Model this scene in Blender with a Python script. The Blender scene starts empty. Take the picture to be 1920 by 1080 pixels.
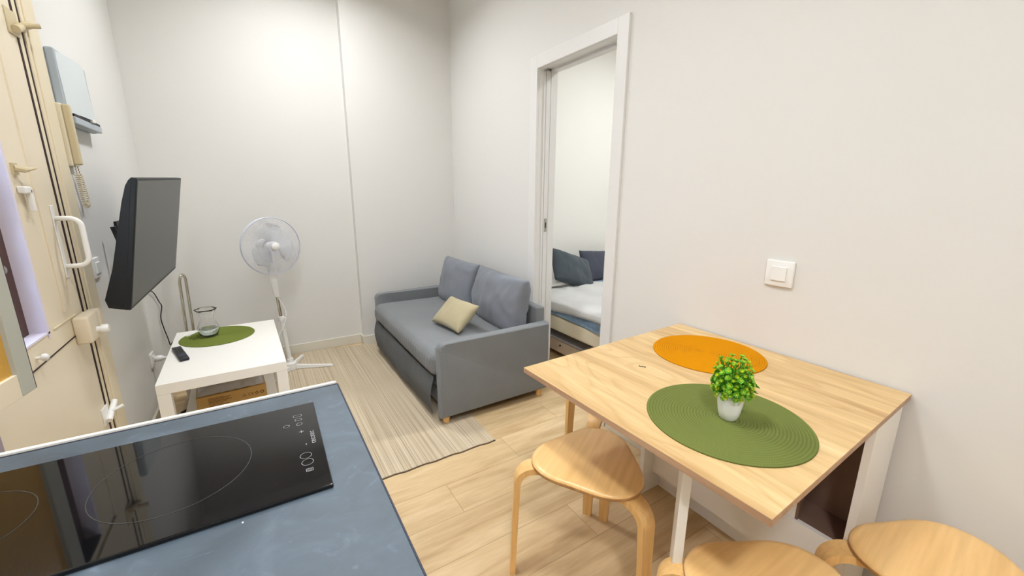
import bpy, bmesh, math, random
from mathutils import Vector, Matrix, noise
random.seed(7)
PI = math.pi
sc = bpy.context.scene
C = sc.collection

# ------------------------------------------------------------------ camera
FPX = 765.0
YAW, PITCH, ROLL = math.radians(32.15), math.radians(13.0), math.radians(0.4)
H = 1.31
cy, sy, cp, sp = math.cos(YAW), math.sin(YAW), math.cos(PITCH), math.sin(PITCH)
fw = Vector((sy*cp, cy*cp, -sp)); rt = Vector((cy, -sy, 0)); up = rt.cross(fw)
cr, sr = math.cos(ROLL), math.sin(ROLL)
rt, up = rt*cr + up*sr, up*cr - rt*sr
cam_d = bpy.data.cameras.new('camera'); cam = bpy.data.objects.new('camera', cam_d); C.objects.link(cam)
cam_d.sensor_width = 36; cam_d.lens = 36*FPX/1920; cam_d.clip_start = 0.02
cam.matrix_world = Matrix(((rt.x, up.x, -fw.x, 0), (rt.y, up.y, -fw.y, 0), (rt.z, up.z, -fw.z, H), (0, 0, 0, 1)))
sc.camera = cam

# ------------------------------------------------------------------ world, exposure
w = bpy.data.worlds.new('world'); sc.world = w; w.use_nodes = True
wn = w.node_tree.nodes; wl = w.node_tree.links
sky = wn.new('ShaderNodeTexSky'); sky.sky_type = 'NISHITA'; sky.sun_elevation = math.radians(40); sky.sun_rotation = math.radians(60)
sky.sun_disc = False; sky.sun_elevation = math.radians(50)
wl.new(sky.outputs[0], wn['Background'].inputs[0]); wn['Background'].inputs[1].default_value = 3.5
sc.view_settings.view_transform = 'Standard'; sc.view_settings.look = 'None'
sc.view_settings.gamma = 1; sc.view_settings.use_curve_mapping = False
sc.view_settings.exposure = 0.05
sc.cycles.max_bounces = 12; sc.cycles.diffuse_bounces = 7; sc.cycles.glossy_bounces = 5

# ceiling lights: (x, y, watt); the third is unseen, added to brighten the stool
CEIL = 3.02
LAMPS = [(0.42, 2.78, 23), (0.22, 1.05, 18.5), (-0.28, -0.7, 35)]
BEDLAMPS = [(2.9, 1.7, 37)]

# ------------------------------------------------------------------ helpers
OFF = {}
def tag(o, label=None, cat=None, group=None, kind=None):
    if label: o['label'] = label
    if cat: o['category'] = cat
    if group: o['group'] = group
    if kind: o['kind'] = kind
    return o
def thing(name, label, cat, loc=(0, 0, 0), rotz=0, group=None, rot=None):
    o = bpy.data.objects.new(name, None); C.objects.link(o)
    o.empty_display_size = 0.05
    o.location = loc; o.rotation_euler = rot if rot else (0, 0, rotz)
    OFF[o.name] = Vector(loc)
    return tag(o, label, cat, group)
def mk(name, bm, mat, parent=None, smooth=False, world=True, kind=None, label=None, angle=None, recalc=True):
    """link bm as ONE mesh object. world=True: verts are in world coordinates."""
    if recalc: bmesh.ops.recalc_face_normals(bm, faces=bm.faces)
    me = bpy.data.meshes.new(name)
    off = Vector((0, 0, 0))
    if parent is not None and world: off = OFF[parent.name]
    if off.length > 0: bmesh.ops.translate(bm, verts=bm.verts, vec=-off)
    bm.to_mesh(me); bm.free()
    mats = mat if isinstance(mat, (list, tuple)) else [mat]
    for m in mats: me.materials.append(m)
    if smooth:
        for p in me.polygons: p.use_smooth = True
        if angle is not None:
            me.set_sharp_from_angle(angle=math.radians(angle))
    o = bpy.data.objects.new(name, me); C.objects.link(o)
    if parent is not None: o.parent = parent
    OFF[o.name] = off
    if kind: o['kind'] = kind
    if label: o['label'] = label
    return o
def struct(name, bm, mat, **k): return mk(name, bm, mat, kind='structure', **k)
def B(): return bmesh.new()
def box(bm, a, b, bev=0.0, seg=2, mi=0):
    a, b = Vector(a), Vector(b)
    r = bmesh.ops.create_cube(bm, size=1.0)
    vs = r['verts']
    s = b-a; c = (a+b)/2
    for v in vs: v.co = Vector((v.co.x*s.x, v.co.y*s.y, v.co.z*s.z))+c
    fs = set(f for v in vs for f in v.link_faces)
    for f in fs: f.material_index = mi
    if bev > 0:
        es = list(set(e for v in vs for e in v.link_edges))
        bmesh.ops.bevel(bm, geom=es, offset=bev, segments=seg, affect='EDGES', profile=0.5, clamp_overlap=True)
    return bm
def prism(bm, pts, z0, z1, bev=0.0, seg=2):
    """closed polygon pts (x,y) extruded z0..z1"""
    lo = [bm.verts.new((p[0], p[1], z0)) for p in pts]; hi = [bm.verts.new((p[0], p[1], z1)) for p in pts]
    fs = [bm.faces.new(hi), bm.faces.new(lo[::-1])]
    n = len(pts)
    for i in range(n): fs.append(bm.faces.new((lo[i], lo[(i+1) % n], hi[(i+1) % n], hi[i])))
    if bev > 0:
        es = [e for e in set(fs[0].edges) | set(fs[1].edges)]
        bmesh.ops.bevel(bm, geom=es, offset=bev, segments=seg, affect='EDGES', profile=0.5, clamp_overlap=True)
    return bm
def tube(bm, pts, r, n=10, caps=True):
    pts = [Vector(p) for p in pts]
    rs = r if isinstance(r, (list, tuple)) else [r]*len(pts)
    rings = []
    t0 = (pts[1]-pts[0]).normalized()
    nrm = t0.orthogonal().normalized()
    for i, p in enumerate(pts):
        t = (pts[min(i+1, len(pts)-1)]-pts[max(i-1, 0)])
        if t.length < 1e-9: t = t0
        t.normalize()
        nrm = (nrm - t*nrm.dot(t))
        if nrm.length < 1e-6: nrm = t.orthogonal()
        nrm.normalize(); bn = t.cross(nrm)
        rings.append([bm.verts.new(p + (nrm*math.cos(2*PI*k/n)+bn*math.sin(2*PI*k/n))*rs[i]) for k in range(n)])
    for a, b in zip(rings[:-1], rings[1:]):
        for k in range(n): bm.faces.new((a[k], a[(k+1) % n], b[(k+1) % n], b[k]))
    if caps:
        bm.faces.new(rings[0][::-1]); bm.faces.new(rings[-1])
    return bm
def lathe(bm, prof, c=(0, 0, 0), n=32, caps=True, mat=None):
    """prof list of (r,z)"""
    c = Vector(c); rings = []
    for r, z in prof:
        r = max(r, 1e-5)
        vs = []
        for k in range(n):
            v = Vector((r*math.cos(2*PI*k/n), r*math.sin(2*PI*k/n), z))
            if mat: v = mat @ v
            vs.append(bm.verts.new(v+c))
        rings.append(vs)
    for a, b in zip(rings[:-1], rings[1:]):
        for k in range(n): bm.faces.new((a[k], a[(k+1) % n], b[(k+1) % n], b[k]))
    if caps:
        bm.faces.new(rings[0][::-1]); bm.faces.new(rings[-1])
    return bm
def arc(c, r, a0, a1, n, plane='xz'):
    out = []
    for i in range(n+1):
        a = a0+(a1-a0)*i/n
        u, v = r*math.cos(a), r*math.sin(a)
        out.append({'xz': (c[0]+u, c[1], c[2]+v), 'yz': (c[0], c[1]+u, c[2]+v), 'xy': (c[0]+u, c[1]+v, c[2])}[plane])
    return out
def rbox(bm, a, b, r, n=12, disp=None):
    """rounded soft box with n x n grid per face; disp(v)->Vector offset"""
    a, b = Vector(a), Vector(b); c = (a+b)/2; h = (b-a)/2
    tmp = bmesh.new(); bmesh.ops.create_cube(tmp, size=2.0)
    bmesh.ops.subdivide_edges(tmp, edges=tmp.edges[:], cuts=n, use_grid_fill=True)
    r = min(r, h.x, h.y, h.z)
    vm = {}
    for v in tmp.verts:
        p = Vector((v.co.x*h.x, v.co.y*h.y, v.co.z*h.z))
        q = Vector([max(-(h[i]-r), min(h[i]-r, p[i])) for i in range(3)])
        d = p-q
        # spread grid lines into the corner radius
        if d.length > 1e-9: p = q + d.normalized()*r
        w_ = p+c
        if disp: w_ = w_ + disp(w_, Vector((v.co.x, v.co.y, v.co.z)))
        vm[v.index] = bm.verts.new(w_)
    for f in tmp.faces: bm.faces.new([vm[v.index] for v in f.verts])
    tmp.free(); return bm
def pillow(bm, wd, ht, th, M_=Matrix.Identity(4), n=22, seed=0, wr=0.006, pinch=0.05, power=0.42):
    """stuffed cushion centred at origin in the local xy plane, thickness along z"""
    top = {}; bot = {}
    for i in range(n+1):
        for j in range(n+1):
            u = -1+2*i/n; v = -1+2*j/n
            u = math.copysign(abs(u)**0.85, u); v = math.copysign(abs(v)**0.85, v)
            x = u*wd/2*(1-pinch*(1-v*v)*abs(u)**3); y = v*ht/2*(1-pinch*(1-u*u)*abs(v)**3)
            t = th/2*((1-u*u)**power)*((1-v*v)**power)
            rd = 1-abs(noise.noise(Vector((x*7+seed*3, y*4+seed, 1.3))))*3.2
            nz = noise.noise(Vector((x*9+seed, y*9, seed*1.7)))*wr*2 - max(0, rd)**2*wr*1.1 + noise.noise(Vector((x*26+seed, y*14, seed)))*wr
            edge = i in (0, n) or j in (0, n)
            pu = M_ @ Vector((x, y, 0 if edge else t+nz*min(1, t/(th*0.3))))
            top[i, j] = bm.verts.new(pu)
            bot[i, j] = top[i, j] if edge else bm.verts.new(M_ @ Vector((x, y, -t+nz*0.4)))
    for i in range(n):
        for j in range(n):
            bm.faces.new((top[i, j], top[i+1, j], top[i+1, j+1], top[i, j+1]))
            q = (bot[i, j], bot[i, j+1], bot[i+1, j+1], bot[i+1, j])
            if len(set(q)) == 4:
                try: bm.faces.new(q)
                except ValueError: pass
    return bm
def frame_mat(o, u, v):
    u = Vector(u).normalized(); v = Vector(v); v = (v-u*v.dot(u)).normalized(); n = u.cross(v)
    o = Vector(o)
    return Matrix(((u.x, v.x, n.x, o.x), (u.y, v.y, n.y, o.y), (u.z, v.z, n.z, o.z), (0, 0, 0, 1)))
def text_bm(bm, s, size, M_, extrude=0.0002):
    cu = bpy.data.curves.new('glyphs', 'FONT'); cu.body = s; cu.size = size; cu.align_x = 'CENTER'; cu.align_y = 'CENTER'
    cu.extrude = extrude
    o = bpy.data.objects.new('glyphs', cu); C.objects.link(o)
    dg = bpy.context.evaluated_depsgraph_get(); dg.update()
    me = bpy.data.meshes.new_from_object(o.evaluated_get(dg))
    me.transform(M_); bm.from_mesh(me)
    bpy.data.objects.remove(o); bpy.data.curves.remove(cu); bpy.data.meshes.remove(me)
    return bm

# ------------------------------------------------------------------ materials
def srgb(r, g, b):
    f = lambda c: (c/255/12.92) if c/255 <= 0.04045 else ((c/255+0.055)/1.055)**2.4
    return (f(r), f(g), f(b), 1)
def mat(name, col, rough=0.5, metal=0.0, spec=0.5, bump=0, bscale=200, var=0, vscale=4, coat=0, sheen=0, trans=0, ior=1.45, emit=None, es=0):
    m = bpy.data.materials.new(name); m.use_nodes = True
    nt = m.node_tree; N = nt.nodes; L = nt.links; p = N['Principled BSDF']
    p.inputs['Base Color'].default_value = col; p.inputs['Roughness'].default_value = rough
    p.inputs['Metallic'].default_value = metal; p.inputs['Specular IOR Level'].default_value = spec
    p.inputs['Coat Weight'].default_value = coat; p.inputs['Sheen Weight'].default_value = sheen
    p.inputs['Transmission Weight'].default_value = trans; p.inputs['IOR'].default_value = ior
    if emit: p.inputs['Emission Color'].default_value = emit; p.inputs['Emission Strength'].default_value = es
    tc = N.new('ShaderNodeTexCoord')
    if var:
        nz = N.new('ShaderNodeTexNoise'); nz.inputs['Scale'].default_value = vscale; nz.inputs['Detail'].default_value = 4
        L.new(tc.outputs['Object'], nz.inputs['Vector'])
        mx = N.new('ShaderNodeMix'); mx.data_type = 'RGBA'; mx.blend_type = 'MIX'
        mx.inputs['A'].default_value = tuple(c*(1-var) for c in col[:3])+(1,)
        mx.inputs['B'].default_value = tuple(min(1, c*(1+var)) for c in col[:3])+(1,)
        L.new(nz.outputs['Fac'], mx.inputs['Factor']); L.new(mx.outputs['Result'], p.inputs['Base Color'])
    if bump:
        nb = N.new('ShaderNodeTexNoise'); nb.inputs['Scale'].default_value = bscale; nb.inputs['Detail'].default_value = 3
        L.new(tc.outputs['Object'], nb.inputs['Vector'])
        bp = N.new('ShaderNodeBump'); bp.inputs['Strength'].default_value = bump; bp.inputs['Distance'].default_value = 0.002
        L.new(nb.outputs['Fac'], bp.inputs['Height']); L.new(bp.outputs['Normal'], p.inputs['Normal'])
    return m
def node(nt, t, **k):
    n = nt.nodes.new(t)
    for a, b in k.items(): setattr(n, a, b)
    return n
def mth(nt, op, a, b=None, c=None):
    n = nt.nodes.new('ShaderNodeMath'); n.operation = op
    for i, v in enumerate((a, b, c)):
        if v is None: continue
        if isinstance(v, (int, float)): n.inputs[i].default_value = v
        else: nt.links.new(v, n.inputs[i])
    return n.outputs[0]
def ramp(nt, fac, stops):
    r = nt.nodes.new('ShaderNodeValToRGB'); e = r.color_ramp.elements
    while len(e) < len(stops): e.new(0.5)
    for i, (p, c) in enumerate(stops): e[i].position = p; e[i].color = c
    nt.links.new(fac, r.inputs[0]); return r.outputs[0]
def mixc(nt, fac, a, b, blend='MIX'):
    n = nt.nodes.new('ShaderNodeMix'); n.data_type = 'RGBA'; n.blend_type = blend
    for k, v in (('Factor', fac), ('A', a), ('B', b)):
        s = n.inputs[k]
        if k != 'Factor': s = [i for i in n.inputs if i.name == k and i.type == 'RGBA'][0]
        if isinstance(v, (int, float, tuple)): s.default_value = v
        else: nt.links.new(v, s)
    return [o for o in n.outputs if o.type == 'RGBA'][0]

def wood(name, c0, c1, c2, axis='y', scale=1.0, rough=0.45, knots=True, spec=0.5, cathedral=False):
    m = bpy.data.materials.new(name); m.use_nodes = True; nt = m.node_tree; p = nt.nodes['Principled BSDF']
    tc = node(nt, 'ShaderNodeTexCoord'); mp = node(nt, 'ShaderNodeMapping')
    s = {'x': (0.9, 14, 14), 'y': (14, 0.9, 14), 'z': (14, 14, 0.9)}[axis]
    mp.inputs['Scale'].default_value = [v*scale for v in s]
    nt.links.new(tc.outputs['Object'], mp.inputs['Vector'])
    n1 = node(nt, 'ShaderNodeTexNoise'); n1.inputs['Scale'].default_value = 1.4; n1.inputs['Detail'].default_value = 6; n1.inputs['Distortion'].default_value = 0.4
    nt.links.new(mp.outputs[0], n1.inputs['Vector'])
    n2 = node(nt, 'ShaderNodeTexNoise'); n2.inputs['Scale'].default_value = 9; n2.inputs['Detail'].default_value = 4
    nt.links.new(mp.outputs[0], n2.inputs['Vector'])
    base = ramp(nt, n1.outputs['Fac'], [(0.3, c0), (0.52, c1), (0.75, c2)])
    fine = ramp(nt, n2.outputs['Fac'], [(0.35, (0.88, 0.86, 0.82, 1)), (0.65, (1, 1, 1, 1))])
    out = mixc(nt, 1.0, base, fine, 'MULTIPLY')
    if cathedral:
        m3 = node(nt, 'ShaderNodeMapping'); m3.inputs['Scale'].default_value = (5.5, 1.5, 5.5); nt.links.new(tc.outputs['Object'], m3.inputs['Vector'])
        n3 = node(nt, 'ShaderNodeTexNoise'); n3.inputs['Scale'].default_value = 1.0; n3.inputs['Detail'].default_value = 1.5; nt.links.new(m3.outputs[0], n3.inputs['Vector'])
        ln = ramp(nt, mth(nt, 'FRACT', mth(nt, 'MULTIPLY', n3.outputs['Fac'], 11.0)), [(0.0, (0.90, 0.86, 0.80, 1)), (0.25, (1, 1, 1, 1)), (0.85, (1, 1, 1, 1)), (1.0, (0.90, 0.86, 0.80, 1))])
        out = mixc(nt, 1.0, out, ln, 'MULTIPLY')
    nt.links.new(out, p.inputs['Base Color']); p.inputs['Roughness'].default_value = rough; p.inputs['Specular IOR Level'].default_value = spec
    bp = node(nt, 'ShaderNodeBump'); bp.inputs['Strength'].default_value = 0.08; bp.inputs['Distance'].default_value = 0.001
    nt.links.new(n2.outputs['Fac'], bp.inputs['Height']); nt.links.new(bp.outputs[0], p.inputs['Normal'])
    return m

def floor_material():
    m = bpy.data.materials.new('oak_laminate'); m.use_nodes = True; nt = m.node_tree; p = nt.nodes['Principled BSDF']
    tc = node(nt, 'ShaderNodeTexCoord'); sx = node(nt, 'ShaderNodeSeparateXYZ'); nt.links.new(tc.outputs['Object'], sx.inputs[0])
    X, Y = sx.outputs[0], sx.outputs[1]
    rowf = mth(nt, 'DIVIDE', mth(nt, 'SUBTRACT', Y, 1.344), 0.1935); row = mth(nt, 'FLOOR', rowf)
    colf = mth(nt, 'DIVIDE', mth(nt, 'SUBTRACT', mth(nt, 'SUBTRACT', X, 0.615), mth(nt, 'MULTIPLY', row, 0.4025)), 1.2)
    col = mth(nt, 'FLOOR', colf)
    fy = mth(nt, 'FRACT', rowf); fx = mth(nt, 'FRACT', colf)
    dy = mth(nt, 'MULTIPLY', mth(nt, 'MINIMUM', fy, mth(nt, 'SUBTRACT', 1.0, fy)), 0.1935)
    dx = mth(nt, 'MULTIPLY', mth(nt, 'MINIMUM', fx, mth(nt, 'SUBTRACT', 1.0, fx)), 1.2)
    d = mth(nt, 'MINIMUM', dx, dy)
    gap = mth(nt, 'LESS_THAN', d, 0.0016)
    cid = node(nt, 'ShaderNodeCombineXYZ'); nt.links.new(row, cid.inputs[0]); nt.links.new(col, cid.inputs[1])
    wnz = node(nt, 'ShaderNodeTexWhiteNoise', noise_dimensions='3D'); nt.links.new(cid.outputs[0], wnz.inputs['Vector'])
    # grain, shifted per plank
    v = node(nt, 'ShaderNodeCombineXYZ')
    nt.links.new(mth(nt, 'ADD', mth(nt, 'MULTIPLY', X, 1.1), mth(nt, 'MULTIPLY', wnz.outputs['Value'], 37.0)), v.inputs[0])
    nt.links.new(mth(nt, 'ADD', mth(nt, 'MULTIPLY', Y, 9.0), mth(nt, 'MULTIPLY', row, 3.7)), v.inputs[1])
    n1 = node(nt, 'ShaderNodeTexNoise'); n1.inputs['Scale'].default_value = 1.3; n1.inputs['Detail'].default_value = 5; n1.inputs['Distortion'].default_value = 0.6
    nt.links.new(v.outputs[0], n1.inputs['Vector'])
    n2 = node(nt, 'ShaderNodeTexNoise'); n2.inputs['Scale'].default_value = 8; n2.inputs['Detail'].default_value = 4
    nt.links.new(v.outputs[0], n2.inputs['Vector'])
    base = ramp(nt, n1.outputs['Fac'], [(0.3, srgb(188, 158, 116)), (0.5, srgb(214, 188, 146)), (0.72, srgb(226, 203, 164))])
    fine = ramp(nt, n2.outputs['Fac'], [(0.3, (0.88, 0.86, 0.82, 1)), (0.65, (1, 1, 1, 1))])
    c = mixc(nt, 1.0, base, fine, 'MULTIPLY')
    tint = ramp(nt, wnz.outputs['Value'], [(0.0, (0.90, 0.88, 0.85, 1)), (1.0, (1.0, 1.0, 1.0, 1))])
    c = mixc(nt, 1.0, c, tint, 'MULTIPLY')
    # small knots
    vo = node(nt, 'ShaderNodeTexVoronoi'); vo.inputs['Scale'].default_value = 1.0
    vv = node(nt, 'ShaderNodeCombineXYZ'); nt.links.new(mth(nt, 'MULTIPLY', X, 1.6), vv.inputs[0]); nt.links.new(mth(nt, 'MULTIPLY', Y, 3.2), vv.inputs[1])
    nt.links.new(vv.outputs[0], vo.inputs['Vector'])
    kn = ramp(nt, vo.outputs['Distance'], [(0.0, (1, 1, 1, 1)), (0.035, (0, 0, 0, 1))])
    c = mixc(nt, mth(nt, 'MULTIPLY', kn, 0.35), c, srgb(120, 84, 50))
    c = mixc(nt, mth(nt, 'MULTIPLY', gap, 0.6), c, srgb(150, 120, 84))
    nt.links.new(c, p.inputs['Base Color']); p.inputs['Roughness'].default_value = 0.42
    bp = node(nt, 'ShaderNodeBump'); bp.inputs['Strength'].default_value = 0.25; bp.inputs['Distance'].default_value = 0.001
    nt.links.new(mth(nt, 'SUBTRACT', 1.0, gap), bp.inputs['Height']); nt.links.new(bp.outputs[0], p.inputs['Normal'])
    return m
def cordmat(name, col, rmm):
    m = mat(name, col, 0.9, spec=0.12); nt = m.node_tree; p = nt.nodes['Principled BSDF']
    pitch = (rmm/1000)/int((rmm/1000)/0.0078)
    tc = node(nt, 'ShaderNodeTexCoord'); sx = node(nt, 'ShaderNodeSeparateXYZ'); nt.links.new(tc.outputs['Object'], sx.inputs[0])
    rr = mth(nt, 'SQRT', mth(nt, 'ADD', mth(nt, 'MULTIPLY', sx.outputs[0], sx.outputs[0]), mth(nt, 'MULTIPLY', sx.outputs[1], sx.outputs[1])))
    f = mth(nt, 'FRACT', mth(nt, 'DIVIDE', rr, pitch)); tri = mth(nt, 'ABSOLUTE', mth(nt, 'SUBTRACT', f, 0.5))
    groove_shade = ramp(nt, tri, [(0.30, (1, 1, 1, 1)), (0.5, (0.72, 0.72, 0.68, 1))])  # shade in the grooves between cords, painted into the colour
    an = mth(nt, 'ARCTAN2', sx.outputs[1], sx.outputs[0])
    wv = mth(nt, 'SINE', mth(nt, 'ADD', mth(nt, 'MULTIPLY', an, 190.0), mth(nt, 'MULTIPLY', rr, 900.0)))
    weave = ramp(nt, mth(nt, 'MULTIPLY_ADD', wv, 0.5, 0.5), [(0.0, (0.93, 0.93, 0.93, 1)), (1.0, (1.04, 1.04, 1.04, 1))])
    c = mixc(nt, 1.0, mixc(nt, 1.0, col, groove_shade, 'MULTIPLY'), weave, 'MULTIPLY'); nt.links.new(c, p.inputs['Base Color'])
    return m
def rug_material():
    m = bpy.data.materials.new('rug_weave'); m.use_nodes = True; nt = m.node_tree; p = nt.nodes['Principled BSDF']
    tc = node(nt, 'ShaderNodeTexCoord'); mp = node(nt, 'ShaderNodeMapping'); mp.inputs['Scale'].default_value = (120, 0.5, 1)
    nt.links.new(tc.outputs['Object'], mp.inputs['Vector'])
    n1 = node(nt, 'ShaderNodeTexNoise'); n1.inputs['Scale'].default_value = 1.6; n1.inputs['Detail'].default_value = 3
    nt.links.new(mp.outputs[0], n1.inputs['Vector'])
    c = ramp(nt, n1.outputs['Fac'], [(0.28, srgb(160, 143, 116)), (0.46, srgb(192, 176, 150)), (0.6, srgb(202, 188, 164)), (0.75, srgb(214, 202, 182))])
    n2 = node(nt, 'ShaderNodeTexNoise'); n2.inputs['Scale'].default_value = 2.0; nt.links.new(tc.outputs['Object'], n2.inputs['Vector'])
    c = mixc(nt, 1.0, c, ramp(nt, n2.outputs['Fac'], [(0.3, (0.9, 0.9, 0.9, 1)), (0.7, (1, 1, 1, 1))]), 'MULTIPLY')
    nt.links.new(c, p.inputs['Base Color']); p.inputs['Roughness'].default_value = 0.95; p.inputs['Specular IOR Level'].default_value = 0.15
    mp2 = node(nt, 'ShaderNodeMapping'); mp2.inputs['Scale'].default_value = (170, 170, 1); nt.links.new(tc.outputs['Object'], mp2.inputs['Vector'])
    wv = node(nt, 'ShaderNodeTexNoise'); wv.inputs['Scale'].default_value = 1; nt.links.new(mp2.outputs[0], wv.inputs['Vector'])
    bp = node(nt, 'ShaderNodeBump'); bp.inputs['Strength'].default_value = 0.6; bp.inputs['Distance'].default_value = 0.003
    nt.links.new(mth(nt, 'ADD', wv.outputs['Fac'], n1.outputs['Fac']), bp.inputs['Height']); nt.links.new(bp.outputs[0], p.inputs['Normal'])
    return m
def fabric(name, col, scale=420, var=0.12, bump=0.35):
    m = bpy.data.materials.new(name); m.use_nodes = True; nt = m.node_tree; p = nt.nodes['Principled BSDF']
    tc = node(nt, 'ShaderNodeTexCoord')
    n1 = node(nt, 'ShaderNodeTexNoise'); n1.inputs['Scale'].default_value = scale; n1.inputs['Detail'].default_value = 2
    nt.links.new(tc.outputs['Object'], n1.inputs['Vector'])
    n2 = node(nt, 'ShaderNodeTexNoise'); n2.inputs['Scale'].default_value = 7; nt.links.new(tc.outputs['Object'], n2.inputs['Vector'])
    a = tuple(c*(1-var) for c in col[:3])+(1,); b = tuple(min(1, c*(1+var)) for c in col[:3])+(1,)
    c = mixc(nt, n1.outputs['Fac'], a, b)
    c = mixc(nt, 1.0, c, ramp(nt, n2.outputs['Fac'], [(0.3, (0.94, 0.94, 0.94, 1)), (0.7, (1, 1, 1, 1))]), 'MULTIPLY')
    nt.links.new(c, p.inputs['Base Color']); p.inputs['Roughness'].default_value = 0.92; p.inputs['Specular IOR Level'].default_value = 0.2
    p.inputs['Sheen Weight'].default_value = 0.15
    bp = node(nt, 'ShaderNodeBump'); bp.inputs['Strength'].default_value = bump; bp.inputs['Distance'].default_value = 0.0015
    nt.links.new(n1.outputs['Fac'], bp.inputs['Height']); nt.links.new(bp.outputs[0], p.inputs['Normal'])
    return m
def slate_material():
    m = bpy.data.materials.new('slate_laminate'); m.use_nodes = True; nt = m.node_tree; p = nt.nodes['Principled BSDF']
    tc = node(nt, 'ShaderNodeTexCoord')
    n1 = node(nt, 'ShaderNodeTexNoise'); n1.inputs['Scale'].default_value = 9; n1.inputs['Detail'].default_value = 8; n1.inputs['Roughness'].default_value = 0.6; n1.inputs['Distortion'].default_value = 0.8
    nt.links.new(tc.outputs['Object'], n1.inputs['Vector'])
    n3 = node(nt, 'ShaderNodeTexNoise'); n3.inputs['Scale'].default_value = 16; n3.inputs['Detail'].default_value = 6; n3.inputs['Distortion'].default_value = 2.5
    nt.links.new(tc.outputs['Object'], n3.inputs['Vector'])
    c = ramp(nt, n1.outputs['Fac'], [(0.3, srgb(64, 76, 86)), (0.55, srgb(78, 91, 103)), (0.72, srgb(94, 108, 120))])
    vein = ramp(nt, n3.outputs['Fac'], [(0.60, (0, 0, 0, 1)), (0.78, (1, 1, 1, 1))])
    c = mixc(nt, mth(nt, 'MULTIPLY', vein, 0.20), c, srgb(150, 165, 188))
    nt.links.new(c, p.inputs['Base Color'])
    rr = ramp(nt, n1.outputs['Fac'], [(0.3, (0.42, 0.42, 0.42, 1)), (0.7, (0.56, 0.56, 0.56, 1))]); nt.links.new(rr, p.inputs['Roughness'])
    bp = node(nt, 'ShaderNodeBump'); bp.inputs['Strength'].default_value = 0.12; bp.inputs['Distance'].default_value = 0.001
    nt.links.new(n3.outputs['Fac'], bp.inputs['Height']); nt.links.new(bp.outputs[0], p.inputs['Normal'])
    return m

M = {}
M['wall'] = mat('white_plaster', (0.72, 0.712, 0.685, 1), 0.85, bump=0.12, bscale=60, spec=0.2)
M['wall_bed'] = mat('bedroom_plaster', (0.80, 0.795, 0.75, 1), 0.85, bump=0.1, bscale=60, spec=0.2)
M['ceil'] = mat('ceiling_paint', (0.86, 0.85, 0.83, 1), 0.9, spec=0.2)
M['trim'] = mat('white_lacquered_trim', (0.74, 0.735, 0.72, 1), 0.38)
M['base'] = mat('cream_baseboard', (0.70, 0.67, 0.58, 1), 0.45)
M['floor'] = floor_material()
M['rug'] = rug_material()
M['rug_edge'] = mat('rug_binding', srgb(92, 74, 56), 0.9)
M['slate'] = slate_material()
M['edge_dark'] = mat('dark_edge_banding', srgb(40, 42, 58), 0.5)
M['white_lam'] = mat('white_laminate', (0.84, 0.82, 0.77, 1), 0.4)
M['white_pl'] = mat('white_plastic', (0.82, 0.82, 0.80, 1), 0.35)
M['cream'] = mat('cream_gloss_paint', srgb(228, 217, 194), 0.42, var=0.05, vscale=5, bump=0.2, bscale=25)
M['cream_frame'] = mat('cream_frame_paint', srgb(224, 212, 184), 0.45, var=0.06, vscale=7, bump=0.2, bscale=30)
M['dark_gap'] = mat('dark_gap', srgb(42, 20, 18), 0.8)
M['lilac'] = mat('pale_reveal_paint', srgb(222, 216, 232), 0.5, var=0.06, vscale=12)
M['brown_wood'] = mat('dark_brown_window_wood', srgb(84, 58, 54), 0.6, var=0.2, vscale=20)
M['grey_leaf'] = mat('grey_green_shutter_paint', srgb(176, 178, 168), 0.6, var=0.06, vscale=9)
M['leaf_edge'] = mat('shutter_edge_dark', srgb(60, 40, 52), 0.6)
M['amber'] = mat('amber_textured_glass', srgb(205, 160, 70), 0.35, bump=0.6, bscale=80, spec=0.5)
M['glass'] = mat('clear_glass', (1, 1, 1, 1), 0.02, trans=1.0, ior=1.45)
M['black_glass'] = mat('black_ceramic_glass', (0.004, 0.004, 0.005, 1), 0.03, spec=0.5)
M['hob_mark'] = mat('grey_print', srgb(140, 142, 144), 0.5)
M['ring'] = mat('faint_ring_print', srgb(52, 54, 52), 0.5)
M['tv_black'] = mat('matte_black_plastic', srgb(16, 20, 24), 0.5)
M['tv_screen'] = mat('tv_panel', srgb(84, 85, 84), 0.4, spec=0.5)
M['chrome'] = mat('chrome', (0.62, 0.58, 0.50, 1), 0.16, metal=1)
M['steel'] = mat('brushed_steel', (0.55, 0.55, 0.53, 1), 0.3, metal=1)
M['grey_fab'] = fabric('grey_sofa_fabric', srgb(123, 126, 128), 420, 0.12, 0.35)
M['grey_fab2'] = fabric('slate_grey_cushion_fabric', srgb(124, 128, 136))
M['tan_fab'] = fabric('beige_cushion_fabric', srgb(176, 165, 134))
M['dark_pil'] = fabric('dark_grey_pillow_fabric', srgb(66, 74, 80))
M['dark_pil2'] = fabric('charcoal_pillow_fabric', srgb(68, 72, 84))
M['duvet'] = fabric('white_cotton', (0.92, 0.91, 0.88, 1), 300, 0.02, 0.1)
M['quilt'] = mat('blue_mottled_quilt', srgb(150, 176, 200), 0.9, var=0.5, vscale=45)
M['matt'] = fabric('cream_mattress_ticking', srgb(214, 204, 178), 300, 0.04, 0.1)
M['oak_top'] = wood('oak_table_laminate', srgb(202, 166, 116), srgb(222, 190, 138), srgb(236, 208, 158), 'y', 0.8, 0.45, cathedral=True)
M['oak_edge'] = wood('oak_edge_band', srgb(170, 132, 104), srgb(184, 148, 118), srgb(196, 160, 130), 'y', 1.0, 0.5)
M['birch'] = wood('birch_stool_veneer', srgb(238, 192, 126), srgb(242, 199, 134), srgb(246, 206, 144), 'x', 0.45, 0.30)
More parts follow.
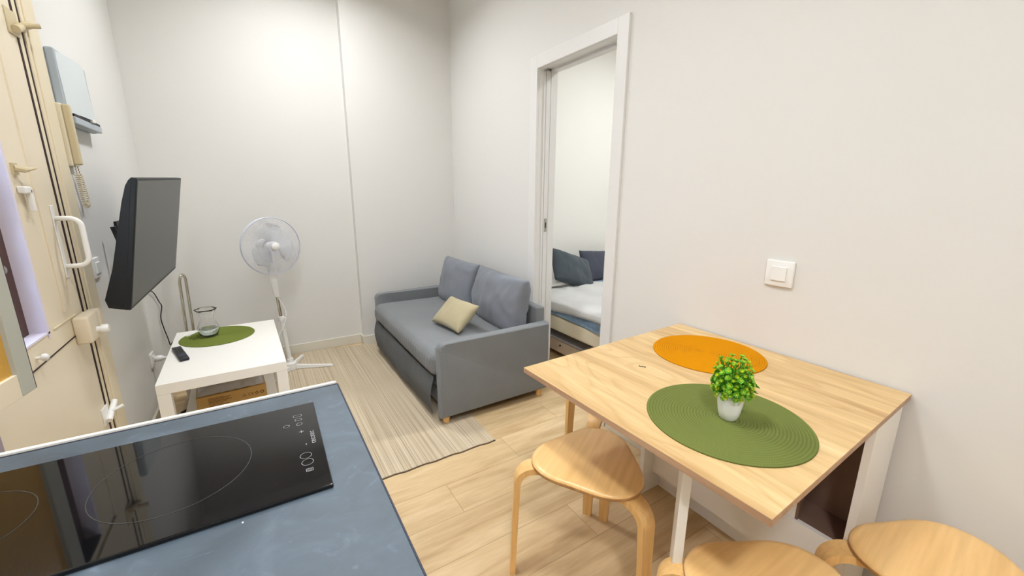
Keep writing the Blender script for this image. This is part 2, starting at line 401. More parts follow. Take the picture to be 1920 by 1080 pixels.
M['birch_leg'] = wood('birch_leg_veneer', srgb(232, 186, 118), srgb(236, 192, 126), srgb(240, 200, 138), 'z', 0.7, 0.4)
M['birch_edge'] = wood('plywood_edge', srgb(170, 124, 76), srgb(186, 140, 88), srgb(200, 156, 104), 'z', 2.0, 0.5)
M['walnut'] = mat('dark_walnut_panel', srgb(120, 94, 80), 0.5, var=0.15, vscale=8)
M['card'] = mat('brown_cardboard', srgb(184, 144, 82), 0.8, var=0.06, vscale=12)
M['card_print'] = mat('cardboard_print', srgb(96, 60, 24), 0.8)
M['film'] = mat('clear_plastic_film', (0.9, 0.9, 0.92, 1), 0.15, trans=0.75, bump=1.0, bscale=45)
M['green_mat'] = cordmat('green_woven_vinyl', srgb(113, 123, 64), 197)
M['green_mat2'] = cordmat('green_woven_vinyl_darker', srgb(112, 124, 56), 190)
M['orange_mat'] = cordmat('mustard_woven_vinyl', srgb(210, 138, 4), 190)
M['pot'] = mat('white_ceramic', (0.85, 0.85, 0.84, 1), 0.3)
M['soil'] = mat('dark_soil', srgb(50, 52, 24), 0.95)
M['leafg'] = mat('green_plastic_leaf', srgb(112, 182, 48), 0.45, var=0.3, vscale=60)
M['leafy'] = mat('yellow_green_plastic_flower', srgb(176, 200, 40), 0.5, var=0.3, vscale=50)
M['stemg'] = mat('green_plastic_stem', srgb(90, 140, 44), 0.5)
M['black_pl'] = mat('black_plastic', srgb(26, 27, 34), 0.4)
M['blue_btn'] = mat('dark_blue_button', srgb(40, 48, 84), 0.4)
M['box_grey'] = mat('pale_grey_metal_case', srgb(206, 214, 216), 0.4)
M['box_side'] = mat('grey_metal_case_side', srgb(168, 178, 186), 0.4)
M['phone'] = mat('ivory_plastic', srgb(228, 218, 192), 0.4)
M['phone2'] = mat('aged_ivory_plastic', srgb(200, 186, 152), 0.45)
M['grid'] = mat('lilac_white_wire', srgb(206, 209, 222), 0.35)
M['blade'] = mat('white_blade', (0.86, 0.87, 0.87, 1), 0.35)
M['lamp'] = mat('lamp_diffuser', (1, 1, 1, 1), 0.5, emit=(0.97, 0.98, 1, 1), es=6)
M['under_grey'] = mat('galvanised_grey_board', srgb(160, 160, 166), 0.55, var=0.2, vscale=14)
M['under_wood'] = mat('pale_plywood_front', srgb(196, 176, 150), 0.7, var=0.1, vscale=14)
M['staple'] = mat('dark_metal', srgb(90, 88, 96), 0.4, metal=0.6)
M['greybin'] = mat('mauve_grey_plastic', srgb(150, 140, 150), 0.6, var=0.1, vscale=12)
M['greybin2'] = mat('dark_grey_plastic', srgb(112, 108, 120), 0.6)

# ------------------------------------------------------------------ setting
WL, WR, YB, YP, PX = -0.60, 1.60, 3.655, 3.575, 0.712
DY0, DY1, DZ = 1.585, 2.246, 2.062           # doorway opening in the right wall
YN = -2.0
XB = 4.2; YBB = 3.0; YBN = -0.6               # bedroom
b = B(); box(b, (WL-0.4, YN-0.2, -0.05), (XB+0.1, YB+0.2, 0)); struct('floor', b, M['floor'])
b = B(); box(b, (WL-0.3, YN-0.2, CEIL), (XB+0.1, YB+0.2, CEIL+0.08)); struct('ceiling', b, M['ceil'])
b = B(); box(b, (WL-0.3, YB, 0), (XB+0.1, YB+0.12, CEIL)); struct('wall_back', b, M['wall'])
b = B(); box(b, (PX, YP, 0), (WR, YB, CEIL)); struct('wall_back_projection', b, M['wall'])
T = 0.13
b = B()
box(b, (WR, YN, 0), (WR+T, DY0-0.02, CEIL)); box(b, (WR, DY1+0.02, 0), (WR+T, YB, CEIL)); box(b, (WR, DY0-0.02, DZ+0.02), (WR+T, DY1+0.02, CEIL))
struct('wall_right', b, M['wall'])
# left wall, around the street door opening
EY0, EY1, EZ = 0.60, 2.33, 2.75
b = B(); box(b, (WL-0.26, EY1, 0), (WL, YB, CEIL)); box(b, (WL-0.26, YN, 0), (WL, EY0, CEIL)); box(b, (WL-0.26, EY0, EZ), (WL, EY1, CEIL))
struct('wall_left', b, M['wall'])
b = B(); box(b, (WL-0.3, YN-0.12, 0), (XB+0.1, YN, CEIL)); struct('wall_front', b, M['wall'])
b = B(); box(b, (WR+T, YBB, 0), (XB, YBB+0.1, CEIL)); struct('wall_bedroom_back', b, M['wall_bed'])
b = B(); box(b, (XB, YBN-0.1, 0), (XB+0.1, YBB+0.1, CEIL)); struct('wall_bedroom_right', b, M['wall_bed'])
b = B(); box(b, (WR+T, YBN-0.1, 0), (XB, YBN, CEIL)); struct('wall_bedroom_front', b, M['wall_bed'])
# the street outside the hatch window
b = B(); box(b, (WL-6, -4, -0.06), (WL-0.42, 7, -0.01)); struct('ground', b, mat('pale_pavement', (0.6, 0.6, 0.62, 1), 0.9, var=0.1))
b = B(); box(b, (WL-6.2, -4, 0), (WL-6, 7, 4.0)); struct('wall_street', b, mat('pale_facade', (0.75, 0.76, 0.82, 1), 0.9, var=0.05))
# baseboards
b = B(); box(b, (WL, YB-0.014, 0), (PX-0.014, YB, 0.082), 0.003); struct('baseboard_back', b, M['base'])
b = B(); box(b, (PX-0.014, YP-0.014, 0), (WR, YP, 0.082), 0.003); box(b, (PX-0.014, YP-0.01, 0), (PX, YB, 0.082), 0.003); struct('baseboard_back_projection', b, M['base'])
b = B(); box(b, (WL, EY1+0.02, 0), (WL+0.014, YB, 0.082), 0.003); struct('baseboard_left', b, M['base'])
b = B(); box(b, (WR-0.014, DY1+0.075, 0), (WR, YP-0.014, 0.082), 0.003); box(b, (WR-0.014, 1.12, 0), (WR, DY0-0.08, 0.082), 0.003); struct('baseboard_right', b, M['base'])

# sliding-door frame in the right wall
d2 = bpy.data.objects.new('door_2', None); C.objects.link(d2); d2['kind'] = 'structure'; d2.location = (WR, (DY0+DY1)/2, 0); OFF['door_2'] = Vector(d2.location)
CW = 0.072
b = B(); box(b, (WR-0.016, DY0-CW, 0), (WR, DY0, DZ+CW), 0.002); mk('casing', b, M['trim'], d2)
b = B(); box(b, (WR-0.016, DY1, 0), (WR, DY1+CW, DZ+CW), 0.002); mk('casing', b, M['trim'], d2)
b = B(); box(b, (WR-0.016, DY0, DZ), (WR, DY1, DZ+CW), 0.002); mk('casing', b, M['trim'], d2)
b = B()   # far jamb: two strips with the pocket slot between
box(b, (WR, DY1, 0), (WR+0.036, DY1+0.02, DZ)); box(b, (WR+0.094, DY1, 0), (WR+T, DY1+0.02, DZ)); box(b, (WR+0.036, DY1+0.016, 0), (WR+0.094, DY1+0.0195, DZ))
box(b, (WR+0.036, DY1-0.004, 0), (WR+0.05, DY1+0.018, DZ-0.01)); mk('jamb', b, M['trim'], d2)
b = B(); box(b, (WR, DY0-0.02, 0), (WR+T, DY0, DZ)); mk('jamb', b, M['trim'], d2)
b = B(); box(b, (WR, DY0, DZ), (WR+0.036, DY1, DZ+0.02)); box(b, (WR+0.036, DY0, DZ+0.012), (WR+0.094, DY1, DZ+0.02)); box(b, (WR+0.094, DY0, DZ), (WR+T, DY1, DZ+0.02)); mk('head_jamb', b, M['trim'], d2)
b = B(); box(b, (WR+T, DY0-CW, 0), (WR+T+0.014, DY0, DZ+CW)); box(b, (WR+T, DY1, 0), (WR+T+0.014, DY1+CW, DZ+CW)); box(b, (WR+T, DY0, DZ), (WR+T+0.014, DY1, DZ+CW)); mk('bedroom_casing', b, M['trim'], d2)
# door edge just showing in its pocket, with the flush latch
b = B(); box(b, (WR+0.056, DY1-0.002, 0.01), (WR+0.09, DY1+0.014, DZ-0.004), 0.002); dl = mk('sliding_leaf', b, M['trim'], d2)
lz = 1.105
b = B(); box(b, (WR+0.062, DY1-0.005, lz-0.045), (WR+0.084, DY1-0.001, lz+0.045), 0.004); lp = mk('latch_plate', b, M['steel'], dl)
b = B(); box(b, (WR+0.069, DY1-0.0065, lz-0.018), (WR+0.077, DY1-0.004, lz+0.018), 0.002); mk('latch_bolt', b, M['dark_gap'], d2)

# street door on the left, cream painted wood
d1 = bpy.data.objects.new('door_1', None); C.objects.link(d1); d1['kind'] = 'structure'; d1.location = (WL, 1.5, 0); OFF['door_1'] = Vector(d1.location)
DS = WL+0.008                                   # door face
WY0, WY1, WZ0, WZ1 = 0.95, 1.825, 0.868, 1.70    # hatch window in the door
b = B()
LY0, LY1 = 0.66, 2.135
box(b, (WL-0.06, LY0, 0.012), (DS, LY1, WZ0)); box(b, (WL-0.06, LY0, WZ1), (DS, LY1, EZ-0.05)); box(b, (WL-0.06, LY0, WZ0), (DS, WY0, WZ1)); box(b, (WL-0.06, WY1, WZ0), (DS, LY1, WZ1))
mk('door_leaf', b, M['cream'], d1)
b = B(); box(b, (DS, 0.68, 1.745), (DS+0.006, 1.98, 1.755)); box(b, (DS, 1.97, 0.90), (DS+0.004, 1.98, 1.745)); mk('molding', b, M['cream'], d1)
b = B()
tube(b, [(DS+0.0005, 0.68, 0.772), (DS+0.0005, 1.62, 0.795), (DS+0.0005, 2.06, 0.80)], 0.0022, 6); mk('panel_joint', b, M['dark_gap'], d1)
b = B(); box(b, (DS-0.001, 1.86, 0.868), (DS+0.003, 2.06, 0.872)); mk('panel_joint', b, M['cream_frame'], d1)
b = B(); box(b, (WL-0.055, 2.135, 0), (DS+0.0015, 2.150, EZ-0.04)); box(b, (WL-0.055, 2.182, 0), (DS+0.0015, 2.193, EZ-0.04)); mk('gap', b, M['dark_gap'], d1)  # solid dark strips, coloured as the shade inside the door gaps
b = B(); box(b, (WL-0.06, 2.150, 0), (DS+0.001, 2.182, EZ-0.04), 0.002); mk('door_stop_strip', b, M['cream_frame'], d1)
b = B(); box(b, (WL-0.06, 2.193, 0), (DS+0.006, 2.330, EZ), 0.004); box(b, (DS+0.004, 2.215, 0), (DS+0.010, 2.235, EZ-0.02), 0.003)
box(b, (WL-0.06, 0.5, 0), (DS+0.012, 0.655, EZ), 0.006); box(b, (WL-0.06, 0.5, EZ-0.04), (DS+0.012, 2.345, EZ+0.08), 0.006); mk('door_frame', b, M['cream_frame'], d1)
# D pull handle with its plate
b = B(); box(b, (DS, 2.062, 1.005), (DS+0.004, 2.088, 1.26), 0.002); ph = mk('handle_plate', b, M['white_pl'], d1)
b = B()
tube(b, [(DS+0.003, 2.075, 1.215)]+arc((DS+0.037, 2.075, 1.185), 0.03, PI/2, 0, 6)+arc((DS+0.037, 2.075, 1.075), 0.03, 0, -PI/2, 6)+[(DS+0.003, 2.075, 1.045)], 0.0085, 12)
mk('pull_handle', b, M['white_pl'], d1, smooth=True)
# rim lock
b = B(); box(b, (DS, 2.01, 0.765), (DS+0.045, 2.125, 0.865), 0.008, 3); box(b, (DS, 2.150, 0.77), (DS+0.04, 2.19, 0.86), 0.008, 3); rl = mk('rim_lock', b, M['cream'], d1, smooth=True, angle=40)
b = B(); lathe(b, [(0.012, 0), (0.012, 0.012), (0.017, 0.014), (0.017, 0.03), (0.013, 0.035)], (DS+0.044, 2.075, 0.80), 20, mat=Matrix.Rotation(PI/2, 4, 'Y')); mk('thumb_turn', b, M['white_pl'], d1, smooth=True, angle=40)
# latches
def bolt(zc, y0, mt, s=1.0):
    b = B(); box(b, (DS, y0-0.02*s, zc-0.035*s), (DS+0.004, y0+0.05*s, zc+0.035*s), 0.001)
    tube(b, [(DS+0.012, y0, zc-0.02*s), (DS+0.014, y0+0.10*s, zc+0.02*s)], 0.011*s, 10)
    tube(b, [(DS+0.012, y0+0.04*s, zc), (DS+0.05*s, y0+0.055*s, zc+0.012)], 0.007*s, 8)
    mk('bolt_latch', b, mt, d1, smooth=True, angle=40)
bolt(0.435, 2.10, M['white_pl']); bolt(1.84, 2.10, M['phone2'], 1.1)
b = B(); box(b, (DS, 1.855, 1.30), (DS+0.02, 1.90, 1.322), 0.004); box(b, (DS+0.006, 1.885, 1.245), (DS+0.02, 1.905, 1.315), 0.004); mk('hatch_catch', b, M['white_pl'], d1)
b = B(); tube(b, [(DS+0.004, 1.86, 1.375), (DS+0.022, 1.875, 1.37), (DS+0.03, 1.93, 1.378)], [0.010, 0.008, 0.003], 8); box(b, (DS, 1.855, 1.355), (DS+0.006, 1.885, 1.39)); mk('hook_latch', b, M['phone2'], d1)
b = B(); lathe(b, [(0.005, 0), (0.005, 0.01), (0.011, 0.014), (0.011, 0.022), (0.006, 0.027)], (DS, 1.705, 0.825), 16, mat=Matrix.Rotation(PI/2, 4, 'Y')); mk('small_knob', b, M['white_pl'], d1, smooth=True, angle=50)

# hatch window with reveal, brown bars and glass
w1 = bpy.data.objects.new('window_1', None); C.objects.link(w1); w1['kind'] = 'structure'; w1.location = (WL-0.1, 1.39, WZ0); OFF['window_1'] = Vector(w1.location)
RX = WL-0.030
b = B(); box(b, (RX, WY1-0.012, WZ0-0.012), (DS+0.003, WY1+0.002, WZ1)); box(b, (RX, WY0, WZ0), (DS+0.003, WY1+0.002, WZ0+0.006)); box(b, (RX, WY0, WZ1), (DS, WY1, WZ1+0.012)); box(b, (RX, WY0-0.012, WZ0), (DS, WY0, WZ1)); mk('reveal', b, M['lilac'], w1)
b = B()
for yy in (WY1-0.075, 1.40, WY0+0.0): box(b, (RX-0.04, yy, WZ0), (RX, yy+0.063, WZ1))
for zz in (WZ0-0.0, 1.28, WZ1-0.05): box(b, (RX-0.04, WY0, zz), (RX-0.002, WY1-0.012, zz+0.04))
mk('window_frame', b, M['brown_wood'], w1)
b = B(); box(b, (RX-0.022, WY0, WZ0+0.02), (RX-0.018, WY1-0.05, WZ1)); mk('pane', b, M['glass'], w1)
b = B(); lathe(b, [(0.006, 0), (0.006, 0.008), (0.013, 0.012), (0.013, 0.02), (0.008, 0.024)], (RX-0.004, WY1-0.10, 1.09), 16, mat=Matrix.Rotation(PI/2, 4, 'Y')); mk('window_knob', b, M['steel'], w1, smooth=True)

# open shutter leaf
hx, hy = DS+0.002, 0.945
ex, ey = -0.522, 1.395
ang = math.atan2(ey-hy, ex-hx); wdt = math.hypot(ex-hx, ey-hy)
sh = thing('shutter_leaf', 'grey framed window shutter with amber pane standing half open at the left edge', 'shutter', (hx, hy, 0.840), ang)
b = B()
box(b, (wdt-0.046, -0.028, 0), (wdt, 0, 0.86), 0.002); box(b, (0, -0.028, 0), (0.06, 0, 0.86), 0.002); box(b, (0.06, -0.028, 0.80), (wdt-0.075, 0, 0.86), 0.001)
mk('shutter_frame', b, M['grey_leaf'], sh, world=False)
b = B(); box(b, (0.06, -0.026, 0.0), (wdt-0.046, -0.002, 0.055), 0.001); mk('bottom_rail', b, M['cream'], sh, world=False, label='cream bottom rail')
b = B(); box(b, (wdt, -0.0275, 0.001), (wdt+0.002, 0.0, 0.859)); mk('shutter_edge', b, M['leaf_edge'], sh, world=False, label='dark purple brown edge strip')
b = B(); box(b, (0.055, -0.018, 0.05), (wdt-0.042, -0.010, 0.805)); mk('amber_pane', b, M['amber'], sh, world=False, label='amber textured pane')
b = B(); box(b, (0.17, -0.022, 0.12), (0.22, -0.0185, 0.805)); mk('dark_strap', b, M['tv_black'], sh, world=False)

# ------------------------------------------------------------------ ceiling lights
def lamp(x, y, watt, label, cat='ceiling light'):
    t = thing('ceiling_light', label, cat, (x, y, CEIL))
    b = B(); lathe(b, [(0.085, 0), (0.105, 0), (0.108, -0.006), (0.104, -0.013), (0.088, -0.013)], (x, y, CEIL), 40, caps=False); mk('trim_ring', b, M['white_pl'], t, smooth=True)
    b = B(); lathe(b, [(0.0001, -0.008), (0.087, -0.008), (0.087, -0.002), (0.0001, -0.002)], (x, y, CEIL), 40, caps=False); mk('diffuser', b, M['lamp'], t)
    ld = bpy.data.lights.new('lamp_glow', 'AREA'); ld.shape = 'DISK'; ld.size = 0.30; ld.energy = watt; ld.color = (0.955, 0.975, 1.0); ld.spread = math.radians(150)
    lo = bpy.data.objects.new('lamp_glow', ld); C.objects.link(lo); lo.parent = t; lo.location = (0, 0, -0.02)
lamp(*LAMPS[0], 'round recessed ceiling light above the rug and sofa')
lamp(*LAMPS[1], 'round recessed ceiling light above the dining table side')
lamp(*LAMPS[2], 'added unseen ceiling fill light behind the kitchen worktop')
lamp(*BEDLAMPS[0], 'round recessed ceiling light above the bed in the bedroom')

# ------------------------------------------------------------------ kitchen worktop, hob
CZ = 0.90; CX1 = 0.117; CY1 = 0.905
t = thing('kitchen_cabinet', 'white kitchen base cabinet under the slate worktop', 'cabinet', (-0.24, -0.1, 0))
b = B(); box(b, (WL+0.03, -1.2, 0.1), (CX1-0.03, CY1-0.02, CZ-0.039)); box(b, (WL+0.05, -1.2, 0), (CX1-0.08, CY1-0.04, 0.1)); mk('cabinet_body', b, M['white_lam'], t)
for k in range(3):
    y0 = -1.19+k*0.7
    b = B(); box(b, (CX1-0.03, y0, 0.11), (CX1-0.012, y0+0.68, CZ-0.045), 0.002); dr = mk('door', b, M['white_lam'], t)
    b = B(); tube(b, [(CX1-0.012, y0+0.2, 0.8), (CX1+0.012, y0+0.2, 0.8), (CX1+0.012, y0+0.48, 0.8), (CX1-0.012, y0+0.48, 0.8)], 0.005, 8); mk('handle', b, M['steel'], dr)
b = B(); box(b, (WL+0.022, CY1+0.002, 0.0), (CX1-0.003, CY1+0.010, CZ+0.004), 0.001); mk('white_end_panel', b, M['white_lam'], t)
t = thing('worktop', 'dark blue-grey slate effect kitchen worktop in the foreground', 'worktop', (-0.24, -0.1, CZ-0.038))
b = B(); box(b, (WL+0.022, -1.22, CZ-0.038), (CX1-0.0015, CY1-0.0015, CZ), 0.001); mk('worktop_slab', b, M['slate'], t)
b = B(); box(b, (CX1-0.0015, -1.22, CZ-0.037), (CX1+0.0005, CY1, CZ+0.0002)); box(b, (WL+0.022, CY1-0.0015, CZ-0.037), (CX1, CY1+0.0015, CZ+0.0002)); mk('edge_banding', b, M['edge_dark'], t)

# hob: corners measured on the worktop
hob = thing('induction_hob', 'black glass two-zone induction hob set on the slate worktop', 'hob', (-0.2, 0.7, CZ), math.radians(-1.2))
hx0, hx1, hy0, hy1 = -0.262, 0.257, -0.135, 0.137
b = B(); box(b, (hx0, hy0, 0.0), (hx1, hy1, 0.0065), 0.0015, 2); mk('glass_top', b, M['black_glass'], hob, world=False)
def ringbm(cx, cy_, r, wd=0.0011):
    b = B(); n = 96
    vs = []
    for k in range(n):
        a = 2*PI*k/n; vs.append((b.verts.new((cx+(r-wd)*math.cos(a), cy_+(r-wd)*math.sin(a), 0.00675)), b.verts.new((cx+r*math.cos(a), cy_+r*math.sin(a), 0.00675))))
    for k in range(n):
        a_, c_ = vs[k], vs[(k+1) % n]; b.faces.new((a_[0], a_[1], c_[1], c_[0]))
    return b
mk('cooking_zone_ring', ringbm(0.062, 0.004, 0.094), M['ring'], hob, world=False)
mk('cooking_zone_ring', ringbm(-0.157, 0.004, 0.075), M['ring'], hob, world=False)
R90 = Matrix.Rotation(PI/2, 4, 'Z')
b = B()
text_bm(b, 'cecotec', 0.013, Matrix.Translation((0.243, 0.006, 0.0068)) @ R90, 0.0001)
mk('maker_mark', b, M['hob_mark'], hob, world=False)
b = B()
def newmark():
    global b
    mk('control_mark', b, M['hob_mark'], hob, world=False); b = B()
def tx(s, x, y, size): text_bm(b, s, size, Matrix.Translation((x, y, 0.0068)) @ R90, 0.0001)
tx('+', 0.229, 0.032, 0.016); newmark(); tx('-', 0.231, -0.012, 0.016); newmark()
def lring(x, y, r, rx=1.0, w_=0.0008):
    n = 28; vs = []
    for k in range(n):
        a = 2*PI*k/n; vs.append((b.verts.new((x+(r-w_)*rx*math.cos(a), y+(r-w_)*math.sin(a), 0.0069)), b.verts.new((x+r*rx*math.cos(a), y+r*math.sin(a), 0.0069))))
    for k in range(n):
        p_, q_ = vs[k], vs[(k+1) % n]; b.faces.new((p_[0], p_[1], q_[1], q_[0]))
lring(0.229, -0.045, 0.0085); newmark(); lring(0.230, -0.064, 0.0085); newmark()
def sq(x, y, w_, h_, t_=0.0009):
    for (a0, b0, a1, b1) in ((x-w_/2, y-h_/2, x+w_/2, y-h_/2+t_), (x-w_/2, y+h_/2-t_, x+w_/2, y+h_/2), (x-w_/2, y-h_/2, x-w_/2+t_, y+h_/2), (x+w_/2-t_, y-h_/2, x+w_/2, y+h_/2)):
        vs = [b.verts.new(v) for v in ((a0, b0, 0.0069), (a1, b0, 0.0069), (a1, b1, 0.0069), (a0, b1, 0.0069))]; b.faces.new(vs)
sq(0.226, 0.092, 0.014, 0.008); newmark(); sq(0.2265, 0.077, 0.011, 0.008); newmark(); lring(0.227, 0.060, 0.005); newmark(); lring(0.207, 0.062, 0.005); newmark(); sq(0.231, -0.085, 0.010, 0.008); sq(0.231, -0.085, 0.006, 0.004); newmark(); b.free()
# small bright crumb by the hob
b = B(); bmesh.ops.create_icosphere(b, subdivisions=1, radius=0.0014, matrix=Matrix.Translation((-0.055, 0.551, CZ+0.001)))
tag(mk('crumb', b, M['pot']), 'tiny white crumb on the worktop in front of the hob', 'crumb')

# grey container seen at the left edge behind the worktop
t = thing('storage_bin', 'mauve grey bin behind the worktop at the left edge of the photo', 'bin', (-0.50, 1.08, 0))
b = B(); box(b, (-0.575, 0.94, 0.0), (-0.485, 1.165, 0.775), 0.006); mk('bin_body', b, M['greybin2'], t)
b = B(); box(b, (-0.58, 0.935, 0.775), (-0.480, 1.170, 0.832), 0.006); mk('bin_lid', b, M['greybin'], t)

# ------------------------------------------------------------------ left wall fittings
t = thing('fuse_box', 'pale grey fuse box mounted high on the left wall', 'fuse box', (WL, 2.66, 1.56))
b = B(); box(b, (WL, 2.39, 1.57), (WL+0.026, 2.76, 1.845), 0.006); mk('case', b, M['box_side'], t)
b = B()
n = 14; pts = []
for i in range(n+1):
    y_ = 2.400+(2.75-2.400)*i/n; s_ = (i/n-0.5)*2; pts.append((y_, WL+0.026+0.024*(1-s_*s_*0.85)))
lo = []; hi = []; lb = []; hb = []
for y_, x_ in pts:
    lo.append(b.verts.new((x_, y_, 1.612))); hi.append(b.verts.new((x_-0.006, y_, 1.835))); lb.append(b.verts.new((WL+0.025, y_, 1.612))); hb.append(b.verts.new((WL+0.025, y_, 1.835)))
for i in range(n):
    b.faces.new((lo[i], lo[i+1], hi[i+1], hi[i])); b.faces.new((lb[i], lo[i], lo[i+1], lb[i+1])[::-1]); b.faces.new((hb[i], hi[i], hi[i+1], hb[i+1]))
b.faces.new((lb[0], lo[0], hi[0], hb[0])); b.faces.new((lb[n], lo[n], hi[n], hb[n])); b.faces.new(lb+hb[::-1])
cv = mk('cover', b, M['box_grey'], t, smooth=True, angle=35)
b = B(); box(b, (WL+0.03, 2.60, 1.602), (WL+0.054, 2.63, 1.618), 0.002); mk('catch', b, M['white_pl'], cv)
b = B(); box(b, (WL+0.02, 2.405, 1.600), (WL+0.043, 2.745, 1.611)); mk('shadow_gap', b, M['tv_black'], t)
b = B(); box(b, (WL+0.02, 2.40, 1.572), (WL+0.046, 2.75, 1.600), 0.004); mk('bottom_rail', b, M['box_side'], t)

t = thing('intercom_handset', 'ivory wall intercom handset with a coiled cord beside the door frame', 'intercom', (WL, 2.40, 1.42))
b = B(); box(b, (WL, 2.352, 1.405), (WL+0.022, 2.430, 1.64), 0.005); mk('wall_plate', b, M['phone'], t)
b = B(); box(b, (WL+0.022, 2.353, 1.41), (WL+0.044, 2.382, 1.637), 0.006, 3); mk('handset', b, M['phone2'], t)
b = B(); pts = []
def cordp(s):
    # loop: down, round, up
    if s < .45: q = s/.45; return Vector((WL+0.02, 2.372+0.012*q, 1.405-0.135*q))
    if s < .62: q = (s-.45)/.17; a = PI+PI*q; return Vector((WL+0.02, 2.410+0.026*math.cos(a), 1.27+0.022*math.sin(a)))
    q = (s-.62)/.38; return Vector((WL+0.02, 2.436-0.036*q, 1.27+0.135*q))
NC = 460
for i in range(NC+1):
    s = i/NC; c_ = cordp(s); tg = (cordp(min(1, s+.004))-cordp(max(0, s-.004))).normalized(); n1 = Vector((1, 0, 0)); n2 = tg.cross(n1)
    a = s*2*PI*38; rr = 0.0065 if .1 < s < .92 else 0.001
    pts.append(c_+n1*rr*math.cos(a)+n2*rr*math.sin(a))
tube(b, pts, 0.0016, 5); mk('coiled_cord', b, M['phone2'], t, smooth=True)

def switch(name, label, cat, c, nx, s=0.082, rocker=True):
    t = thing(name, label, cat, c)
    x0, x1 = (c[0], c[0]+0.011*nx) if nx > 0 else (c[0]+0.011*nx, c[0])
    b = B(); box(b, (x0, c[1]-s/2, c[2]-s/2), (x1, c[1]+s/2, c[2]+s/2), 0.0035, 3); mk('plate', b, M['white_pl'], t, smooth=True, angle=50)
    xx = c[0]+0.011*nx
    x0, x1 = sorted((xx-0.002*nx, xx+0.005*nx))
    b = B(); box(b, (x0, c[1]-s*0.27, c[2]-s*0.27), (x1, c[1]+s*0.27, c[2]+s*0.27), 0.0012); mk('rocker' if rocker else 'socket_insert', b, M['white_pl'], t)
    return t
switch('light_switch', 'white square light switch on the right wall above the table', 'light switch', (WR, 0.715, 1.035), -1, 0.094)
switch('light_switch', 'white light switch on the left wall in the shadow of the TV', 'light switch', (WL, 2.405, 0.99), 1, 0.085)
t = switch('wall_socket', 'white low wall socket with a white plug behind the coffee table', 'socket', (WL, 3.01, 0.35), 1, 0.082, False)
b = B(); lathe(b, [(0.018, 0), (0.018, 0.03), (0.01, 0.042), (0.004, 0.06)], (WL+0.016, 3.01, 0.35), 16, mat=Matrix.Rotation(PI/2, 4, 'Y')); mk('plug', b, M['white_pl'], t, smooth=True)
b = B(); tube(b, [(WL+0.075, 3.01, 0.35), (WL+0.085, 3.00, 0.33), (WL+0.06, 2.99, 0.25), (WL+0.03, 2.98, 0.12), (WL+0.03, 2.98, 0.02)], 0.003, 8); mk('plug_cord', b, M['white_pl'], t, smooth=True)

# ------------------------------------------------------------------ television
tvc = Vector((-0.386, 2.569, 1.115)); yaw, tilt, rol = math.radians(-2.08), math.radians(10.96), math.radians(1.67)
nn = Vector((math.cos(yaw), math.sin(yaw), 0)); uu = Vector((-math.sin(yaw), math.cos(yaw), 0)); vv = Vector((0, 0, 1))
n2 = nn*math.cos(tilt)-vv*math.sin(tilt); v2 = nn*math.sin(tilt)+vv*math.cos(tilt)
u2 = uu*math.cos(rol)+v2*math.sin(rol); v3 = v2*math.cos(rol)-uu*math.sin(rol)
TM = frame_mat(tvc, u2, v3)                       # local x along width, y up, z = out of the screen
if (TM.to_3x3() @ Vector((0, 0, 1))).dot(n2) < 0: print('tv normal flipped')
t = thing('television', 'black flat TV tilted down on a bracket on the left wall', 'TV', tuple(tvc))
TL = Matrix.Translation(-tvc) @ TM
def loc(b, Mx): bmesh.ops.transform(b, matrix=Mx, verts=b.verts); return b
b = B(); box(b, (-0.45, -0.26, -0.018), (0.45, 0.26, 0.0), 0.003); mk('bezel', loc(b, TL), M['tv_black'], t, world=False)
b = B(); box(b, (-0.441, -0.246, -0.001), (0.441, 0.251, 0.0012)); mk('screen', loc(b, TL), M['tv_screen'], t, world=False)
b = B()
prof = [(-0.26, -0.018), (-0.256, -0.066), (-0.225, -0.078), (-0.10, -0.060), (0.16, -0.042), (0.225, -0.034), (0.248, -0.026), (0.26, -0.018)]
L0 = [b.verts.new((-0.445, p_[0], p_[1])) for p_ in prof]; L1 = [b.verts.new((0.445, p_[0], p_[1])) for p_ in prof]
b.faces.new(L0); b.faces.new(L1[::-1])
for i in range(len(prof)): j = (i+1) % len(prof); b.faces.new((L0[i], L1[i], L1[j], L0[j]))
mk('back_cover', loc(b, TL), M['tv_black'], t, world=False)
t2 = thing('tv_bracket', 'black tilting wall bracket behind the TV', 'bracket', (WL, 2.90, 1.09))
b = B(); box(b, (WL, 2.83, 1.00), (WL+0.012, 3.02, 1.16), 0.002); mk('wall_plate', b, M['tv_black'], t2)
for yy in (2.60, 2.99):
    Mx = Matrix.Translation((WL+0.058, yy, 1.05)) @ Matrix.Rotation(-tilt*0.9, 4, 'Y')
    b = B(); box(b, (-0.006, -0.008, -0.17), (0.012, 0.008, 0.10), 0.002); loc(b, Mx); mk('bracket_arm', b, M['tv_black'], t2)
b = B(); tube(b, [(WL+0.01, 2.92, 1.07), (WL+0.11, 2.92, 1.07)], 0.02, 12); box(b, (WL+0.066, 2.64, 1.05), (WL+0.088, 2.99, 1.09)); mk('tilt_head', b, M['tv_black'], t2)
b = B(); ctl = [(-0.50, 2.82, 0.90), (-0.585, 3.10, 0.76), (-0.588, 3.32, 0.69), (-0.588, 3.44, 0.60), (-0.588, 3.49, 0.555), (-0.588, 3.40, 0.50), (-0.588, 3.43, 0.42), (-0.588, 3.50, 0.32), (-0.588, 3.53, 0.27), (-0.585, 3.62, 0.25), (-0.585, 3.63, 0.10), (-0.585, 3.62, 0.005)]
